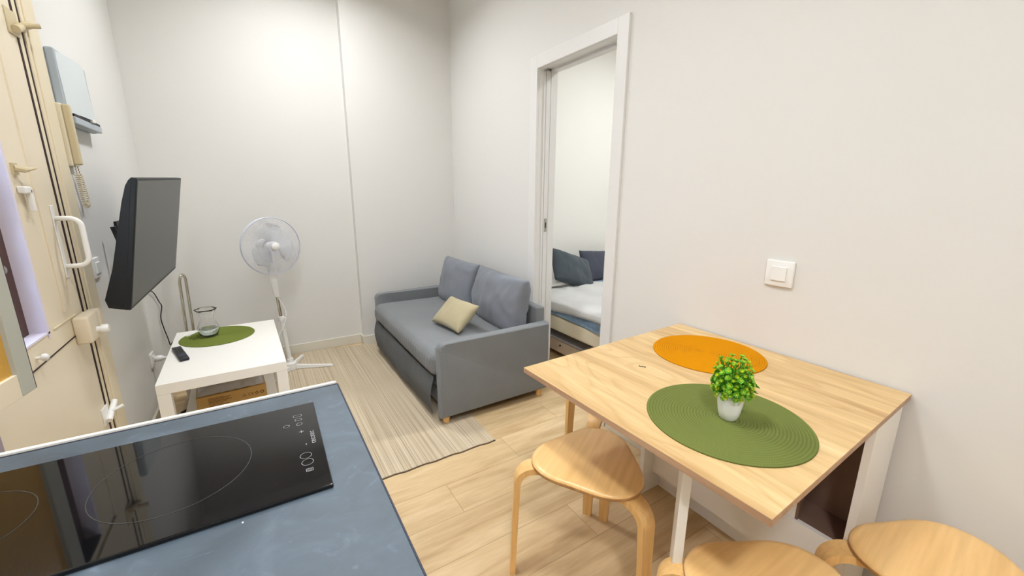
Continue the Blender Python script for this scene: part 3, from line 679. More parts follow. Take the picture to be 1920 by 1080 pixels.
def spline(P, k=6):
    P = [Vector(p) for p in P]; out = []
    for i in range(len(P)-1):
        p0, p1, p2, p3 = P[max(i-1, 0)], P[i], P[i+1], P[min(i+2, len(P)-1)]
        for j in range(k):
            s = j/k; out.append(0.5*((2*p1)+(p2-p0)*s+(2*p0-5*p1+4*p2-p3)*s*s+(3*p1-p0-3*p2+p3)*s**3))
    out.append(P[-1]); return out
tube(b, spline(ctl), 0.0032, 8); tag(mk('power_cable', b, M['tv_black'], smooth=True), 'thin black cable hanging down the wall from the TV', 'cable')

# ------------------------------------------------------------------ coffee table and what is on it
ct = thing('coffee_table', 'white rectangular coffee table with a lower shelf', 'coffee table', (-0.21, 2.735, 0), math.radians(1.4))
cx0, cx1, cy0, cy1 = -0.265, 0.262, -0.43, 0.43
b = B(); box(b, (cx0, cy0, 0.40), (cx1, cy1, 0.45), 0.0015); mk('tabletop', b, M['white_lam'], ct, world=False)
for x_ in (cx0, cx1-0.05):
    for y_ in (cy0, cy1-0.05):
        b = B(); box(b, (x_, y_, 0.009), (x_+0.05, y_+0.05, 0.3995), 0.001); mk('leg', b, M['white_lam'], ct, world=False)
b = B(); box(b, (cx0+0.05, cy0+0.01, 0.145), (cx1-0.05, cy1-0.01, 0.16)); mk('shelf', b, M['white_lam'], ct, world=False)

def placemat(name, label, mt, cx, cy_, cz, r, group=None):
    b = B(); n = 128; prof = [(0.0005, 0.0)]; prof = []
    pitch = 0.0078; k = int(r/pitch)
    prof.append((0.0006, 0.0032))
    for i in range(k):
        r0 = r*(i)/k; r1 = r*(i+1)/k
        if i: prof.append((r0, 0.0016))
        prof.append(((r0*.7+r1*.3), 0.0044)); prof.append(((r0*.3+r1*.7), 0.0044))
    prof.append((r, 0.0022)); prof.append((r, 0.0)); prof.append((0.0006, 0.0))
    lathe(b, prof, (0, 0, 0), n, caps=True)
    o = mk(name, b, mt, smooth=True, world=False); o.location = (cx, cy_, cz)
    return tag(o, label, 'placemat', group)
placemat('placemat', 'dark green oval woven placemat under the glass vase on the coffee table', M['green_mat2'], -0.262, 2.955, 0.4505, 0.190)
b = B(); P = spline([(-0.42, 3.02, 0.456), (-0.37, 3.09, 0.458), (-0.33, 3.13, 0.457), (-0.30, 3.145, 0.456)]); tube(b, P, 0.003, 6)
P2 = [p+Vector((-0.004, 0.008, 0)) for p in P]; tube(b, P2, 0.0025, 6)
tag(mk('white_cord', b, M['white_pl'], smooth=True), 'short white cord lying behind the green mat on the coffee table', 'cord')

t = thing('glass_vase', 'clear glass vase with flared wavy rim on the coffee table', 'vase', (-0.305, 2.975, 0.456))
b = B(); n = 48; outer = [(0.02, 0.0), (0.034, 0.001), (0.048, 0.014), (0.055, 0.035), (0.054, 0.055), (0.044, 0.082), (0.034, 0.102), (0.0325, 0.118), (0.038, 0.140), (0.047, 0.158), (0.054, 0.168)]
inner = [(max(0.0005, r-0.0016), z+(0.006 if i < 2 else 0.002)) for i, (r, z) in enumerate(outer)][::-1]; inner[0] = (0.0531, 0.1685)
def wav(i_, r, z, a): return r*(1+(0.07*max(0, (z-0.13)/0.04))*math.cos(6*a))
rings = []
for r, z in outer+inner:
    rings.append([b.verts.new((wav(0, r, z, 2*PI*k/n)*math.cos(2*PI*k/n), wav(0, r, z, 2*PI*k/n)*math.sin(2*PI*k/n), z)) for k in range(n)])
for a_, c_ in zip(rings[:-1], rings[1:]):
    for k in range(n): b.faces.new((a_[k], a_[(k+1) % n], c_[(k+1) % n], c_[k]))
b.faces.new(rings[0][::-1]); b.faces.new(rings[-1])
mk('vase_body', b, M['glass'], t, smooth=True, world=False)
b = B(); lathe(b, [(0.001, 0.0085), (0.036, 0.009), (0.0455, 0.018), (0.0505, 0.036), (0.0498, 0.048), (0.001, 0.048)], (0, 0, 0), n, caps=False)
M['water'] = mat('pale_teal_water', (0.86, 0.97, 0.93, 1), 0.03, trans=1.0, ior=1.33)
mk('water', b, M['water'], t, smooth=True, world=False, angle=40)

t = thing('remote_control', 'small dark remote control on the corner of the coffee table', 'remote control', (-0.415, 2.695, 0.4505), math.radians(15))
b = B(); box(b, (-0.021, -0.118, 0), (0.021, 0.118, 0.016), 0.005, 3); mk('remote_body', b, M['black_pl'], t, world=False, smooth=True, angle=50)
b = B(); box(b, (-0.014, -0.07, 0.0155), (0.014, -0.045, 0.017), 0.0005); mk('navigation_pad', b, M['blue_btn'], t, world=False)
for i in range(4):
    for j in range(3):
        b = B(); box(b, (-0.013+j*0.0105, 0.0+i*0.022, 0.0155), (-0.008+j*0.0105, 0.010+i*0.022, 0.0172)); mk('button', b, M['tv_black'], t, world=False)

t = thing('cardboard_box', 'flat brown cardboard box on the shelf of the coffee table', 'cardboard box', (-0.20, 2.56, 0.161), math.radians(4))
b = B(); box(b, (-0.165, -0.005, 0), (0.155, 0.30, 0.082), 0.002); mk('box_body', b, M['card'], t, world=False)
b = B()
for i, (l_, w_) in enumerate([(0.075, .002), (0.11, .003), (0.10, .002), (0.115, .003), (0.09, .002), (0.07, .002), (0.10, .002)]):
    z_ = 0.066-i*0.0075; box(b, (-0.115, -0.0058, z_), (-0.115+l_*0.9, -0.005, z_+w_))
FM = frame_mat((0.07, -0.0056, 0.045), (1, 0, 0), (0, 0, 1))
text_bm(b, 'CE', 0.022, frame_mat((0.078, -0.0056, 0.042), (1, 0, 0), (0, 0, 1)), 0.0002)
for cx_, sh_ in ((0.047, 0), (0.106, 1), (0.132, 2)):
    nn_ = 3 if sh_ == 0 else (4 if sh_ == 1 else 10)
    o_ = [b.verts.new((cx_+0.010*math.cos(2*PI*k/nn_+PI/2), -0.0057, 0.042+0.010*math.sin(2*PI*k/nn_+PI/2))) for k in range(nn_)]
    i_ = [b.verts.new((cx_+0.006*math.cos(2*PI*k/nn_+PI/2), -0.0057, 0.042+0.006*math.sin(2*PI*k/nn_+PI/2))) for k in range(nn_)]
    for k in range(nn_): b.faces.new((o_[k], o_[(k+1) % nn_], i_[(k+1) % nn_], i_[k]))
mk('box_print', b, M['card_print'], t, world=False)
b = B(); n = 26
g = [[None]*(n+1) for _ in range(n+1)]
for i in range(n+1):
    for j in range(n+1):
        x_ = -0.16+0.31*i/n; y_ = 0.0+0.27*j/n
        z_ = 0.088+0.045*max(0, (1-((i/n-.5)*2)**4))*(1-((j/n-.5)*2)**4)*(0.6+0.8*abs(noise.noise(Vector((x_*14, y_*14, 2)))))
        g[i][j] = b.verts.new((x_, y_, z_+0.008*noise.noise(Vector((x_*50, y_*50, 0)))))
for i in range(n):
    for j in range(n): b.faces.new((g[i][j], g[i+1][j], g[i+1][j+1], g[i][j+1]))
bmesh.ops.solidify(b, geom=b.faces[:], thickness=0.001)
o = mk('plastic_wrap', b, M['film'], smooth=True, world=False); o.location = (-0.20, 2.56, 0.161); o.rotation_euler = (0, 0, math.radians(4))
tag(o, 'crumpled clear plastic wrap on top of the cardboard box', 'plastic wrap')
b = B(); tube(b, spline([(-0.50, 2.95, 0.005), (-0.44, 2.9, 0.05), (-0.42, 2.86, 0.075), (-0.38, 2.88, 0.03), (-0.36, 2.95, 0.004)]), 0.007, 8)
tag(mk('black_lead', b, M['tv_black'], smooth=True), 'loop of black lead on the floor behind the coffee table leg', 'cable')

# chrome arch behind the coffee table
t = thing('chrome_rail', 'chrome tube arch standing behind the coffee table', 'chrome rail', (-0.45, 3.36, 0))
b = B(); P = [(-0.462, 3.30, 0.0), (-0.455, 3.30, 0.40), (-0.446, 3.30, 0.74)]
P += [(-0.444+0.003*i, 3.325-0.025*math.cos(PI*i/8), 0.757+0.03*math.sin(PI*i/8)) for i in range(9)] + [(-0.420, 3.35, 0.73), (-0.425, 3.35, 0.40), (-0.430, 3.35, 0.0)]
tube(b, P, 0.0085, 12); mk('bent_tube', b, M['chrome'], t, smooth=True)

# ------------------------------------------------------------------ pedestal fan
fan = thing('pedestal_fan', 'white pedestal fan with round wire guard by the back wall', 'fan', (0.115, 3.32, 0.008))
bx, by, bz = 0.115, 3.32, 0.008
tp = Vector((0.073, 3.32, 0.72)); bs = Vector((bx, by, 0.06))
def pole(z): s = (z-bs.z)/(tp.z-bs.z); return bs+(tp-bs)*s
b = B(); lathe(b, [(0.0005, 0.0), (0.045, 0.0), (0.047, 0.012), (0.040, 0.05), (0.026, 0.058), (0.022, 0.085), (0.0005, 0.085)], (bx, by, bz), 28, caps=False); mk('base_hub', b, M['white_pl'], fan, smooth=True, angle=35)
for fx, fy in ((0.222, 3.555), (0.395, 3.215), (-0.01, 3.11), (-0.155, 3.43)):
    d_ = Vector((fx-bx, fy-by, 0)); L_ = d_.length; d_.normalize(); a_ = math.atan2(d_.y, d_.x)
    b = B()
    Pp = []
    for s, hh, wd_ in ((0.02, 0.034, 0.017), (L_*0.5, 0.024, 0.013), (L_-0.015, 0.016, 0.011), (L_, 0.010, 0.007)):
        Pp.append([(s, -wd_, 0.002), (s, wd_, 0.002), (s, wd_*0.7, hh), (s, -wd_*0.7, hh)])
    R_ = [[b.verts.new(Matrix.Translation((bx, by, bz)) @ Matrix.Rotation(a_, 4, 'Z') @ Vector(q)) for q in ring] for ring in Pp]
    for r0, r1 in zip(R_[:-1], R_[1:]):
        for k in range(4): b.faces.new((r0[k], r0[(k+1) % 4], r1[(k+1) % 4], r1[k]))
    b.faces.new(R_[0]); b.faces.new(R_[-1]); mk('foot', b, M['white_pl'], fan)
b = B(); tube(b, [pole(0.06), pole(0.40)], 0.0155, 20); mk('lower_tube', b, M['white_pl'], fan, smooth=True, angle=50)
b = B(); tube(b, [pole(0.395), pole(0.425)], [0.021, 0.019], 20); pk = pole(0.41); tube(b, [pk, pk+Vector((0.032, -0.01, 0.002))], 0.007, 10); mk('height_collar', b, M['white_pl'], fan, smooth=True, angle=50)
b = B(); tube(b, [pole(0.42), pole(0.585)], 0.0105, 16); mk('upper_tube', b, M['chrome'], fan, smooth=True, angle=50)
b = B()
for z_, wx, wy in ((0.575, 0.016, 0.018), (0.60, 0.018, 0.022), (0.72, 0.028, 0.030), (0.80, 0.024, 0.030), (0.83, 0.018, 0.022)):
    c_ = pole(z_); ring = [b.verts.new(c_+Vector((wx*math.copysign(abs(math.cos(a))**.6, math.cos(a)), wy*math.copysign(abs(math.sin(a))**.6, math.sin(a)), 0))) for a in [2*PI*k/20 for k in range(20)]]
    if z_ > 0.576:
        for k in range(20): b.faces.new((prev[k], prev[(k+1) % 20], ring[(k+1) % 20], ring[k]))
    else: b.faces.new(ring[::-1])
    prev = ring
b.faces.new(prev); cb = mk('control_housing', b, M['white_pl'], fan, smooth=True, angle=50)
for k in range(4):
    c_ = pole(0.63+k*0.028)+Vector((0, -0.024-0.0015*k, 0)); b = B(); lathe(b, [(0.0005, 0.0), (0.005, 0.0), (0.005, 0.006), (0.0005, 0.006)], c_, 12, caps=False, mat=Matrix.Rotation(PI/2, 4, 'X')); mk('speed_button', b, M['white_pl'], cb)
fc = Vector((0.092, 3.27, 0.945))                    # guard centre
fn = Vector((0.44, -1.0, 0.03)).normalized()
fu = Vector((0, 0, 1)).cross(fn).normalized(); fv = fn.cross(fu)
FMt = Matrix(((fu.x, fv.x, fn.x, fc.x), (fu.y, fv.y, fn.y, fc.y), (fu.z, fv.z, fn.z, fc.z), (0, 0, 0, 1)))
GR = 0.196
def fl(p): return FMt @ Vector(p)
b = B()
tube(b, [fl((GR*math.cos(2*PI*k/48), GR*math.sin(2*PI*k/48), 0)) for k in range(49)], 0.0035, 8, caps=False)
tube(b, [fl(((GR+.001)*math.cos(2*PI*k/48), (GR+.001)*math.sin(2*PI*k/48), -0.012)) for k in range(49)], 0.003, 8, caps=False); mk('guard_rim', b, M['grid'], fan, smooth=True)
def guard(sgn, name):
    b = B(); nw = 96
    for k in range(nw):
        a = 2*PI*k/nw
        pts = []
        for q in range(6):
            s = q/5; r = 0.035+(GR-0.035)*s; sw = a+sgn*0.25*(1-s)
            pts.append(fl((r*math.cos(sw), r*math.sin(sw), sgn*(0.045*(1-s**3.0)))))
        tube(b, pts, 0.0008, 4, caps=False)
    tube(b, [fl((0.115*math.cos(2*PI*k/40), 0.115*math.sin(2*PI*k/40), sgn*0.045*(1-(.516)**3))) for k in range(41)], 0.001, 5, caps=False)
    mk(name, b, M['grid'], fan, smooth=True)
guard(1, 'front_guard'); guard(-1, 'rear_guard')
b = B(); lathe(b, [(0.0005, 0.044), (0.027, 0.044), (0.027, 0.050), (0.022, 0.054), (0.0005, 0.056)], (0, 0, 0), 32, caps=False); loc(b, FMt); mk('guard_cap', b, M['white_pl'], fan, smooth=True, angle=40)
b = B(); lathe(b, [(0.0005, -0.02), (0.034, -0.02), (0.034, 0.012), (0.028, 0.026), (0.0005, 0.034)], (0, 0, 0), 32, caps=False); loc(b, FMt); mk('blade_hub', b, M['white_pl'], fan, smooth=True, angle=40)
for k in range(3):
    b = B(); a0 = math.radians(95+120*k); nr, na = 10, 8; vg = []
    for i in range(nr+1):
        s = i/nr; r = 0.028+(0.160-0.028)*s
        half = 0.30+0.42*math.sin(min(1, s*1.15)*PI*0.62) if s < .97 else 0.35
        half *= (1-0.55*max(0, (s-0.75)/0.25)**2.2)
        vg.append([b.verts.new(fl((r*math.cos(a0+half*(-1+2*j/na)+0.1*s), r*math.sin(a0+half*(-1+2*j/na)+0.1*s), 0.016*(-1+2*j/na)*(-1)))) for j in range(na+1)])
    for i in range(nr):
        for j in range(na): b.faces.new((vg[i][j], vg[i+1][j], vg[i+1][j+1], vg[i][j+1]))
    bmesh.ops.solidify(b, geom=b.faces[:], thickness=0.0015); mk('blade', b, M['blade'], fan, smooth=True, angle=50)
b = B(); lathe(b, [(0.0005, -0.175), (0.022, -0.172), (0.040, -0.155), (0.048, -0.12), (0.050, -0.07), (0.040, -0.047), (0.0005, -0.046)], (0, 0, 0), 28, caps=False); loc(b, FMt); mk('motor_housing', b, M['white_pl'], fan, smooth=True, angle=60)
mb = fl((0, 0, -0.09)); b = B(); tube(b, [pole(0.82), pole(0.86)*0.6+mb*0.4, mb+Vector((0, 0, -0.03))], [0.018, 0.02, 0.024], 14); mk('tilt_neck', b, M['white_pl'], fan, smooth=True)
b = B(); tube(b, spline([pole(0.57)+Vector((0.005, -0.01, 0)), (0.125, 3.30, 0.46), (0.10, 3.27, 0.36), (0.06, 3.27, 0.28), (0.075, 3.33, 0.12), (0.03, 3.42, 0.012), (-0.2, 3.52, 0.012)]), 0.003, 8); mk('power_cord', b, M['white_pl'], fan, smooth=True)

# ------------------------------------------------------------------ rug
t = thing('rug', 'flat beige striped woven rug under the sofa front', 'rug', (0.25, 2.62, 0))
ry0, ry1 = 1.722, 3.635
pts_edge = []
b = B(); nx, ny = 30, 36; g = [[None]*(ny+1) for _ in range(nx+1)]
for i in range(nx+1):
    for j in range(ny+1):
        x_ = -0.50+(1.48)*i/nx; y_ = ry0+(ry1-ry0)*j/ny
        x_ += 0.02*(y_-ry0)/(ry1-ry0)*(i/nx)
        z_ = 0.0065+0.0035*math.exp(-((y_-(2.40-0.02*(1-i/nx)))/0.012)**2)
        y_ -= 0.11*max(0, (x_-0.40)/0.5)*(j/ny)**6
        if j == 0: y_ += 0.004*math.sin(i*2.1)-0.012*(i/nx)+0.012
        g[i][j] = b.verts.new((x_, y_, z_))
for i in range(nx):
    for j in range(ny): b.faces.new((g[i][j], g[i+1][j], g[i+1][j+1], g[i][j+1]))
ret = bmesh.ops.extrude_edge_only(b, edges=[e for e in b.edges if len(e.link_faces) == 1])
for v in ret['geom']:
    if isinstance(v, bmesh.types.BMVert): v.co.z = 0.0005
mk('rug_field', b, M['rug'], t, smooth=True, angle=40)
b = B()
tube(b, [(-0.50+1.48*i/nx, ry0+0.004*math.sin(i*2.1)-0.012*(i/nx)+0.009, 0.0028) for i in range(nx+1)], 0.0024, 6); mk('hem', b, M['rug_edge'], t, smooth=True)

# ------------------------------------------------------------------ sofa
sofa = thing('sofa', 'grey fabric two-seat sofa bed with thin arms by the right wall', 'sofa', (1.15, 2.7, 0))
SX0, SX1 = 0.782, 1.535
def armbm(y0, y1):
    b = B()
    # side panel with rounded top front corner
    pts = []
    r = 0.035
    z0, z1 = 0.052, 0.497
    pr = [(SX0, z0), (SX1, z0+0.005), (SX1, z1+0.012)] + [(SX0+r+r*math.cos(a), z1-r+r*math.sin(a)) for a in [PI/2+PI/2*k/6 for k in range(7)]]
    lo = [b.verts.new((p[0], y0, p[1])) for p in pr]; hi = [b.verts.new((p[0], y1, p[1])) for p in pr]
    f0 = b.faces.new(lo); f1 = b.faces.new(hi[::-1]); n = len(pr)
    for k in range(n): b.faces.new((lo[k], hi[k], hi[(k+1) % n], lo[(k+1) % n]))
    bmesh.ops.bevel(b, geom=list(set(f0.edges) | set(f1.edges)), offset=0.012, segments=4, affect='EDGES', profile=0.5)
    return b
mk('arm', armbm(1.985, 2.050), M['grey_fab'], sofa, smooth=True, angle=40)
mk('arm', armbm(3.335, 3.40), M['grey_fab'], sofa, smooth=True, angle=40)
b = B(); box(b, (1.475, 2.050, 0.06), (1.545, 3.335, 0.60), 0.015, 3); mk('backrest', b, M['grey_fab'], sofa, smooth=True, angle=40)
b = B(); box(b, (0.83, 2.052, 0.06), (1.475, 3.333, 0.165), 0.006); mk('lower_frame', b, M['grey_fab2'], sofa)
b = B(); rbox(b, (0.815, 2.054, 0.165), (1.47, 3.331, 0.275), 0.03, 10); mk('folded_bed_section', b, M['grey_fab2'], sofa, smooth=True)
# fabric skirt hanging at the front
b = B(); n, m_ = 60, 10; g = []
for i in range(n+1):
    y_ = 2.062+(3.330-2.062)*i/n; row = []
    for j in range(m_+1):
        s = j/m_; z_ = 0.285-0.225*s
        bulge = 0.028*math.sin(PI*min(1, s*1.05))
        x_ = 0.768-0.6*bulge-0.006*s+0.006*noise.noise(Vector((y_*6, z_*8, 0)))+0.003*noise.noise(Vector((y_*30, z_*12, 3)))
        row.append(b.verts.new((x_, y_, z_)))
    g.append(row)
for i in range(n):
    for j in range(m_): b.faces.new((g[i][j], g[i+1][j], g[i+1][j+1], g[i][j+1]))
bmesh.ops.solidify(b, geom=b.faces[:], thickness=0.006); mk('front_skirt', b, M['grey_fab'], sofa, smooth=True, angle=60)
def seatd(p, q):
    d = Vector((0, 0, 0))
    front = max(0, 1-(p.x-0.745)/0.12)
    if front > 0:
        s = math.sin(p.y*150+2*noise.noise(Vector((p.y*5, 0, 0))))
        amp = 0.0065*max(0, 1-abs(p.z-0.35)/0.075)*front
        d.x += s*amp
        d.x += -0.012*front*(1-((p.z-0.355)/0.08)**2)
    if q.z > 0.9: d.z += 0.010*(1-abs(q.x)**3)*(1-abs(q.y)**4)+0.004*noise.noise(Vector((p.x*5, p.y*5, 0)))
    return d
b = B(); rbox(b, (0.765, 2.055, 0.280), (1.475, 3.330, 0.425), 0.045, 110, seatd); mk('seat_cushion', b, M['grey_fab'], sofa, smooth=True)
def backcush(c, wd, ht, th, lean, seed, twist=0.0):
    Mx = frame_mat(c, (math.sin(twist), math.cos(twist), 0.0), (math.sin(lean), 0, math.cos(lean)))
    b = B(); pillow(b, wd, ht, th, Mx, 40, seed, 0.012, 0.03, 0.34)
    return b
mk('back_cushion', backcush((1.395, 2.395, 0.590), 0.665, 0.385, 0.20, math.radians(9), 3, 0.02), M['grey_fab2'], sofa, smooth=True)
mk('back_cushion', backcush((1.375, 3.005, 0.590), 0.56, 0.39, 0.19, math.radians(11), 8, -0.04), M['grey_fab2'], sofa, smooth=True)
for x_, y_ in ((0.825, 2.025), (1.49, 2.03), (0.825, 3.36), (1.49, 3.36)):
    b = B(); z0_ = 0.009 if x_ < 1 else 0.0; lathe(b, [(0.0005, z0_), (0.019, z0_), (0.023, 0.056), (0.0005, 0.056)], (x_, y_, 0), 20, caps=False); mk('foot', b, M['birch_leg'], sofa, smooth=True, angle=40)
# beige scatter cushion
A_ = Vector((1.022, 2.20, 0.445)); B_ = Vector((0.975, 2.53, 0.445)); Ct = Vector((1.175, 2.29, 0.62)); Dt = Vector((1.165, 2.60, 0.60))
mid = (A_+B_+Ct+Dt)/4; u_ = (B_-A_); v_ = ((Ct+Dt)-(A_+B_))/2
b = B(); pillow(b, 0.335, 0.225, 0.10, frame_mat(mid+Vector((-0.015, 0.01, 0.0)), u_, v_), 24, 5, 0.006, 0.07, 0.40)
tag(mk('scatter_cushion', b, M['tan_fab'], smooth=True), 'small beige cushion resting on the sofa seat', 'cushion')

# ------------------------------------------------------------------ drop-leaf table
tb = thing('drop_leaf_table', 'oak-topped drop-leaf table with white base against the right wall', 'table', (1.16, 0.68, 0))
TZ = 0.74
A0, A1, A2, A3 = (0.733, 0.277), (1.594, 0.307), (1.592, 1.098), (0.716, 1.062)
def lerp(p, q, s): return (p[0]+(q[0]-p[0])*s, p[1]+(q[1]-p[1])*s)
s_ = 0.705
b = B(); prism(b, [A0, lerp(A0, A1, s_), lerp(A3, A2, s_), A3], TZ-0.018, TZ, 0.0008, 1)
for f in b.faces: f.material_index = 0 if f.normal.z > .5 else 1
o = mk('raised_leaf', b, [M['oak_top'], M['oak_edge']], tb)
b = B(); prism(b, [lerp(A0, A1, s_+0.001), A1, A2, lerp(A3, A2, s_+0.001)], TZ-0.018, TZ, 0.0008, 1)
o2 = mk('fixed_top', b, [M['oak_top'], M['oak_edge']], tb)
for o_ in (o, o2):
    for p_ in o_.data.polygons: p_.material_index = 0 if p_.normal.z > .5 else 1
b = B(); box(b, (1.572, 0.318, 0.10), (1.590, 1.090, TZ-0.020), 0.001); mk('hanging_leaf', b, M['oak_edge'], tb)
ux0, ux1 = 1.372, 1.560
b = B(); box(b, (ux0, 0.312, 0.0), (ux1, 0.332, TZ-0.0185), 0.001); mk('side_panel', b, M['white_lam'], tb)
b = B(); box(b, (1.335, 1.024, 0.0), (ux1, 1.046, TZ-0.0185), 0.001); mk('side_panel', b, M['white_lam'], tb)
b = B(); box(b, (1.405, 0.470, 0.27), (1.423, 1.024, TZ-0.0185)); mk('centre_panel', b, M['white_lam'], tb)
b = B(); box(b, (1.405, 0.335, 0.64), (1.423, 0.468, TZ-0.0185)); mk('top_rail', b, M['white_lam'], tb)
b = B(); box(b, (1.398, 0.335, 0.095), (1.416, 1.023, 0.269)); box(b, (1.45, 0.335, 0.0), (1.466, 1.023, 0.094)); mk('plinth', b, M['white_lam'], tb)
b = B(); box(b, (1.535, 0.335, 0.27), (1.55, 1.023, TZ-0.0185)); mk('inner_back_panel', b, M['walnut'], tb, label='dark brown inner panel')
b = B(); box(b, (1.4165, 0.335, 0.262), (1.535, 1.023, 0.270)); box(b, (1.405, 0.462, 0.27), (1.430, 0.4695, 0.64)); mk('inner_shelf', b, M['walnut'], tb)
# gate leg
gx, gy = 0.786, 0.480
def barM(b, p, q, w_, h_):
    p, q = Vector(p), Vector(q); d = (q-p); L_ = d.length; Mx = frame_mat((p+q)/2, d, (0, 0, 1)); box(b, (-L_/2, -h_/2, -w_/2), (L_/2, h_/2, w_/2)); return b
def bar(p, q, w_, h_):
    b = B(); t_ = B(); barM(t_, p, q, w_, h_) if False else None
    p, q = Vector(p), Vector(q); d = q-p; L_ = d.length; Mx = frame_mat((p+q)/2, d, (0, 0, 1) if abs(d.normalized().z) < .9 else (0, 1, 0))
    box(b, (-L_/2, -h_/2, -w_/2), (L_/2, h_/2, w_/2), 0.001); bmesh.ops.transform(b, matrix=Mx, verts=b.verts); return b
hinge = Vector((1.375, 1.000, 0)); g0 = Vector((gx, gy, 0)); dirg = (hinge-g0).normalized()
ga = math.atan2(dirg.y, dirg.x)
b = B(); box(b, (-0.0, -0.011, 0.0), (0.052, 0.011, 0.7195), 0.001); bmesh.ops.transform(b, matrix=Matrix.Translation(g0) @ Matrix.Rotation(ga, 4, 'Z'), verts=b.verts); mk('gate_leg', b, M['white_lam'], tb)
L_ = (hinge-g0).length
b = B(); box(b, (0.052, -0.009, 0.655), (L_-0.012, 0.009, 0.7195), 0.001); bmesh.ops.transform(b, matrix=Matrix.Translation(g0) @ Matrix.Rotation(ga, 4, 'Z'), verts=b.verts); mk('gate_rail', b, M['white_lam'], tb)

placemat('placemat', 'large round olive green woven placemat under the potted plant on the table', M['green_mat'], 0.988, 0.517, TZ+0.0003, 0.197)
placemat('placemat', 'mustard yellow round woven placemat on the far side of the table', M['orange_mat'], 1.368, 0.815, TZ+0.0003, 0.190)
b = B(); box(b, (-0.011, -0.0012, 0), (0.011, 0.0012, 0.002)); box(b, (-0.012, -0.0012, 0), (-0.010, 0.0012, 0.005)); o = mk('staple', b, M['staple'], world=False); o.location = (1.064, 0.856, TZ+0.0002); o.rotation_euler = (0, 0, math.radians(-52)); tag(o, 'tiny dark metal staple lying on the oak tabletop', 'staple')

# potted plant
pl = thing('potted_plant', 'small artificial green plant in a white pot on the green placemat', 'potted plant', (0.990, 0.513, 0.7445))
b = B(); lathe(b, [(0.0005, 0.0), (0.018, 0.0), (0.0215, 0.003), (0.0265, 0.022), (0.0302, 0.045), (0.0318, 0.068), (0.0325, 0.073), (0.0312, 0.0745), (0.0298, 0.072), (0.0285, 0.066), (0.0005, 0.066)], (0, 0, 0), 48, caps=False); mk('pot', b, M['pot'], pl, smooth=True, world=False, angle=60)
b = B(); lathe(b, [(0.0005, 0.0675), (0.0285, 0.0662)], (0, 0, 0), 32, caps=False); mk('soil', b, M['soil'], pl, world=False)
rnd = random.Random(4)
bs_ = B(); bl = B(); bf = B()
def petal(b, c, d, n_, L_, wd_, cup=0.3):
    d = d.normalized(); s = d.cross(n_).normalized(); n_ = s.cross(d)
    rows = []
    for q, ww in ((0, 0.15), (0.35, 0.8), (0.7, 1.0), (1.0, 0.25)):
        z_ = cup*L_*q*q
        rows.append([b.verts.new(c+d*L_*q+s*ww*wd_*k/2+n_*(z_+(0.12*wd_ if k else 0))) for k in (-1, 0, 1)])
    for r0, r1 in zip(rows[:-1], rows[1:]):
        for k in range(2): b.faces.new((r0[k], r0[k+1], r1[k+1], r1[k]))
def rosette(b, c, ax, npet, L_, wd_, cup):
    ax = ax.normalized(); u = ax.orthogonal().normalized(); v = ax.cross(u); a0 = rnd.random()*6
    for k in range(npet):
        a = a0+2*PI*k/npet; petal(b, c, u*math.cos(a)+v*math.sin(a)+ax*0.25, ax, L_*rnd.uniform(.85, 1.15), wd_, cup)
ns = 130
for i in range(ns):
    f = i/ns; th = math.acos(1-1.15*f*0.88); ph_ = i*2.39996+rnd.uniform(-.2, .2)
    base = Vector((0.012*math.cos(ph_), 0.012*math.sin(ph_), 0.068))
    d = Vector((math.sin(th)*math.cos(ph_), math.sin(th)*math.sin(ph_), math.cos(th)))
    L_ = rnd.uniform(0.086, 0.108)*(1-0.42*math.sin(th)**2)
    tip = Vector((0, 0, 0.070))+Vector((d.x*L_*0.72, d.y*L_*0.72, d.z*L_))
    midp = (base+tip)/2+Vector((d.x, d.y, 0))*-0.006+Vector((0, 0, 0.008))
    P = spline([base, midp, tip], 4); tube(bs_, P, 0.0007, 4)
    tdir = (P[-1]-P[-3]).normalized()
    if rnd.random() < 0.55:
        rosette(bl, tip, tdir, 9, 0.0088, 0.0042, 0.15); rosette(bf, tip+tdir*0.001, tdir, 6, 0.0045, 0.003, 0.6)
    else:
        rosette(bf if rnd.random() < .55 else bl, tip, tdir, 8, 0.0075, 0.0045, 0.8)
        rosette(bf, tip+tdir*0.002, tdir, 6, 0.005, 0.003, 0.8)
    for q in (0.35, 0.55, 0.75):
        c_ = P[int(q*(len(P)-1))]
        for k in range(3):
            dd = (tdir*0.8+Vector((rnd.uniform(-1, 1), rnd.uniform(-1, 1), rnd.uniform(-.2, .6)))).normalized(); petal(bl, c_, dd, tdir+Vector((0.01, 0, 0)), rnd.uniform(.011, .016), 0.0052, 0.2)
# one sprig leaning out to the right
for tgt in ((0.050, -0.030, 0.072), (0.046, -0.036, 0.090), (-0.030, 0.034, 0.078), (0.040, -0.028, 0.100)):
    P = spline([(0.012, -0.008, 0.07), (tgt[0]*0.6, tgt[1]*0.6, tgt[2]+0.004), tgt], 4); tube(bs_, P, 0.0008, 4); rosette(bl, P[-1], Vector((0.5, -0.4, .7)), 8, 0.010, 0.005, 0.3); rosette(bf, P[-1], Vector((0.5, -0.4, .7)), 6, 0.005, 0.003, 0.8)
mk('stems', bs_, M['stemg'], pl, world=False); mk('foliage', bl, M['leafg'], pl, world=False, recalc=False); mk('blossoms', bf, M['leafy'], pl, world=False, recalc=False)

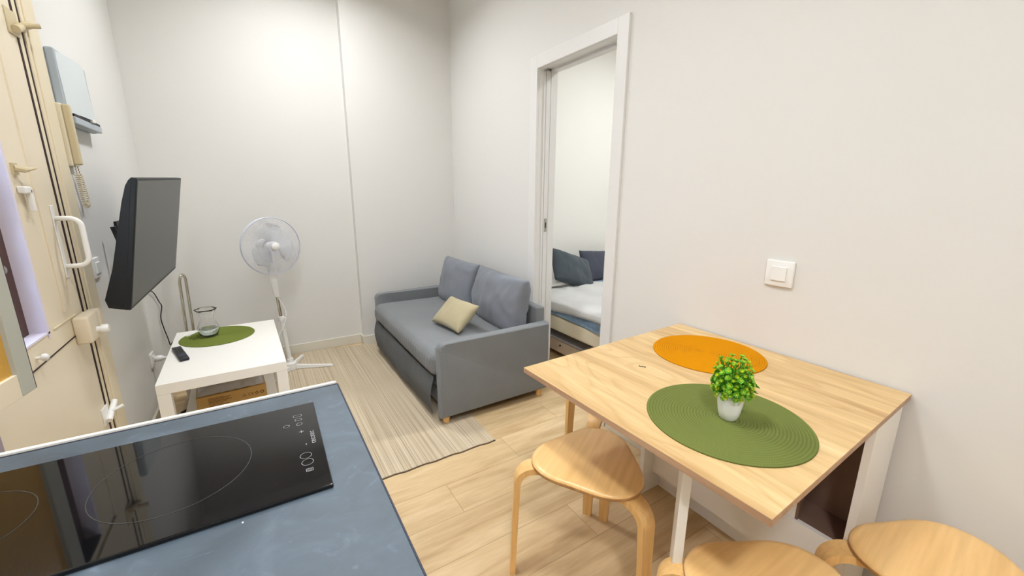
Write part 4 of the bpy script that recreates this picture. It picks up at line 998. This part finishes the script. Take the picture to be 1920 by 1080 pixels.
# ------------------------------------------------------------------ stools
def seat_r(a, R0=0.174, am=0.021): return R0+am*math.cos(3*a)
def make_stool(label, x, y, rot, group=None):
    t = thing('stool', label, 'stool', (x, y, 0), rot, group)
    b = B(); n = 96; rings = []
    for s, z in ((0.0, 0.4575), (0.35, 0.457), (0.7, 0.456), (0.90, 0.4545), (0.965, 0.4525), (0.99, 0.449), (1.0, 0.445)):
        if s == 0: cvx = b.verts.new((0, 0, z)); continue
        rings.append([b.verts.new((seat_r(2*PI*k/n)*s*math.cos(2*PI*k/n), seat_r(2*PI*k/n)*s*math.sin(2*PI*k/n), z)) for k in range(n)])
    nt = len(rings)
    for s, z in ((1.0, 0.436), (0.985, 0.4335)):
        rings.append([b.verts.new((seat_r(2*PI*k/n)*s*math.cos(2*PI*k/n), seat_r(2*PI*k/n)*s*math.sin(2*PI*k/n), z)) for k in range(n)])
    for k in range(n): b.faces.new((cvx, rings[0][k], rings[0][(k+1) % n]))
    for ri, (r0, r1) in enumerate(zip(rings[:-1], rings[1:])):
        for k in range(n):
            f = b.faces.new((r0[k], r0[(k+1) % n], r1[(k+1) % n], r1[k]))
            if ri >= nt-1: f.material_index = 1
    f = b.faces.new(rings[-1][::-1]); f.material_index = 1
    mk('seat', b, [M['birch'], M['birch_edge']], t, smooth=True, world=False, angle=50)
    for k in range(3):
        a = 2*PI*k/3
        path = [(0.045, 0.4225, 0.062), (0.12, 0.4225, 0.060)]
        rr = 0.055; cxr, czr = 0.188, 0.4225-rr
        for q in range(9):
            an = PI/2-(PI/2-0.10)*q/8; path.append((cxr+rr*math.cos(an), czr+rr*math.sin(an), 0.058-0.001*q))
        path += [(0.2475, 0.25, 0.044), (0.256, 0.0, 0.034)]
        b = B(); th = 0.0215; R_ = []
        for i, (r, z, wd_) in enumerate(path):
            p0 = path[max(0, i-1)]; p1 = path[min(len(path)-1, i+1)]
            tg = Vector((p1[0]-p0[0], p1[1]-p0[1])).normalized(); nm = Vector((-tg.y, tg.x))
            tt = th*(1.0 if i < 11 else (0.92 if i == 11 else 0.85))
            q = []
            for sn, sw in ((1, -1), (1, 1), (-1, 1), (-1, -1)):
                pr = Vector((r, z))+nm*sn*tt/2
                if i == len(path)-1: pr.y = 0.0
                q.append(b.verts.new(Matrix.Rotation(a, 4, 'Z') @ Vector((pr.x, sw*wd_/2, pr.y))))
            R_.append(q)
        for r0, r1 in zip(R_[:-1], R_[1:]):
            for kk in range(4): b.faces.new((r0[kk], r0[(kk+1) % 4], r1[(kk+1) % 4], r1[kk]))
        b.faces.new(R_[0]); b.faces.new(R_[-1][::-1])
        ed = [e for e in b.edges if abs((e.verts[0].co-e.verts[1].co).length) > 0 and len(e.link_faces) == 2 and e.calc_face_angle(0) > 1.0]
        bmesh.ops.bevel(b, geom=ed, offset=0.0018, segments=2, affect='EDGES')
        mk('leg', b, M['birch_leg'], t, smooth=True, world=False, angle=35)
    return t
def copy_tree(o, parent=None):
    c = o.copy(); C.objects.link(c)
    if parent is not None: c.parent = parent
    for ch in o.children: copy_tree(ch, c)
    return c
GRP = 'bentwood stools around the drop-leaf table'
st = make_stool('bentwood stool with triangular seat standing alone on the floor left of the table', 0.863, 0.876, math.radians(30), GRP)
for (x, y, r, lb) in ((0.885, 0.295, 0.0, 'bentwood stool at the bottom edge of the photo in front of the table corner'),
                      (1.305, 0.112, 4.0, 'pale bentwood stool by the right wall at the bottom right'),
                      (1.27, 1.197, 91.0, 'bentwood stool tucked mostly under the table, only its legs showing')):
    c = copy_tree(st); c.location = (x, y, 0); c.rotation_euler = (0, 0, math.radians(r)); c['label'] = lb

# ------------------------------------------------------------------ bedroom
bed = thing('bed', 'double bed with white bedding in the next room', 'bed', (2.7, 2.0, 0))
BX0, BX1, BY0, BY1 = 1.915, 3.28, 0.98, 2.97
b = B(); rbox(b, (BX0, BY0, 0.26), (BX1, BY1, 0.385), 0.02, 10); mk('bed_base', b, M['matt'], bed, smooth=True)
for x_ in (BX0+0.09, BX1-0.09):
    for y_ in (BY0+0.1, BY1-0.12):
        b = B(); lathe(b, [(0.0005, 0), (0.024, 0), (0.026, 0.262), (0.0005, 0.262)], (x_, y_, 0), 16, caps=False); mk('leg', b, M['steel'], bed, smooth=True, angle=40)
b = B(); rbox(b, (BX0+0.005, BY0, 0.387), (BX1, BY1, 0.50), 0.045, 14); mk('mattress', b, M['matt'], bed, smooth=True)
def sheetbm(x0, x1, y0, y1, z, drop, th, seed, amp=0.012, wav_=0.01):
    b = B(); n, m_ = 70, 70; g = []
    for i in range(n+1):
        row = []
        s = i/n; 
        for j in range(m_+1):
            t_ = j/m_; y_ = y0+(y1-y0)*t_
            dr = drop+wav_*math.sin(y_*7+seed)+0.02*(t_-.5)
            L1 = dr; tot = (x1-x0)+L1; q = s*tot
            if q < L1: x_ = x0-0.006-0.004*math.sin(y_*20+seed); z_ = z-(L1-q)
            else: x_ = x0+(q-L1); z_ = z
            # soften shoulder
            e = abs(q-L1)
            if e < 0.04: k_ = (0.04-e)/0.04; z_ -= 0.014*k_*k_; x_ += 0.010*k_*k_
            nz = amp*noise.noise(Vector((x_*3.2, y_*3.2+z_*3, seed)))+amp*0.55*noise.noise(Vector((x_*11, y_*6, seed+4)))
            if q < L1: x_ -= abs(nz)*0.6
            else: z_ += nz+0.02*min(1, (q-L1)/0.2)
            row.append(b.verts.new((x_, y_, z_)))
        g.append(row)
    for i in range(n):
        for j in range(m_): b.faces.new((g[i][j], g[i+1][j], g[i+1][j+1], g[i][j+1]))
    bmesh.ops.solidify(b, geom=b.faces[:], thickness=th); return b
q_ = mk('blue_quilt', sheetbm(BX0-0.006, BX1, BY0, BY1-0.22, 0.506, 0.112, 0.006, 1.0, 0.003), M['quilt'], None, smooth=True); tag(q_, 'blue mottled quilt edge showing under the white duvet', 'quilt')
dv = mk('duvet', sheetbm(BX0-0.016, BX1, BY0, BY1-0.05, 0.524, 0.078, 0.020, 3.3, 0.026, 0.012), M['duvet'], None, smooth=True); tag(dv, 'white cotton duvet spread over the bed', 'duvet')
def lean_pillow(name, label, c, wd, ht, th, yaw_, lean, mt, seed, roll=0):
    u = Vector((math.cos(yaw_), math.sin(yaw_), 0)); nrm = Vector((-math.sin(yaw_), math.cos(yaw_), 0))
    v = Vector((0, 0, math.cos(lean)))+nrm*math.sin(lean)
    u_, v_ = u*math.cos(roll)+v*math.sin(roll), v*math.cos(roll)-u*math.sin(roll)
    b = B(); pillow(b, wd, ht, th, frame_mat(c, u_, v_), 26, seed, 0.006, 0.05, 0.38); return tag(mk(name, b, mt, smooth=True), label, 'pillow')
lean_pillow('pillow', 'dark green-grey pillow in front, leaning over on the bed', (2.32, 2.70, 0.668), 0.45, 0.33, 0.13, math.radians(12), math.radians(38), M['dark_pil'], 2, math.radians(-24))
lean_pillow('pillow', 'charcoal pillow behind the green-grey one at the bedroom wall', (2.78, 2.81, 0.65), 0.52, 0.30, 0.13, math.radians(4), math.radians(25), M['dark_pil2'], 6, math.radians(-4))
lean_pillow('pillow', 'white pillow lying flat at the head of the bed under the dark pillows', (2.28, 2.80, 0.585), 0.50, 0.30, 0.08, math.radians(5), math.radians(80), M['duvet'], 9)
t = thing('underbed_drawer', 'low grey-topped drawer box on the floor under the bed', 'drawer', (2.35, 2.55, 0))
b = B(); box(b, (1.985, 2.16, 0.055), (2.60, 2.95, 0.165), 0.004); mk('drawer_front', b, M['under_wood'], t)
b = B(); box(b, (1.975, 2.15, 0.165), (2.60, 2.95, 0.180), 0.002); mk('drawer_lid', b, M['under_grey'], t)
b = B(); lathe(b, [(0.0005, 0), (0.008, 0), (0.008, 0.006), (0.0005, 0.006)], (1.985, 2.42, 0.12), 12, caps=False, mat=Matrix.Rotation(-PI/2, 4, 'Y')); mk('finger_hole', b, M['tv_black'], t)
for x_ in (2.02, 2.55):
    for y_ in (2.2, 2.9):
        b = B(); box(b, (x_-0.02, y_-0.02, 0), (x_+0.02, y_+0.02, 0.055)); mk('caster_block', b, M['tv_black'], t)
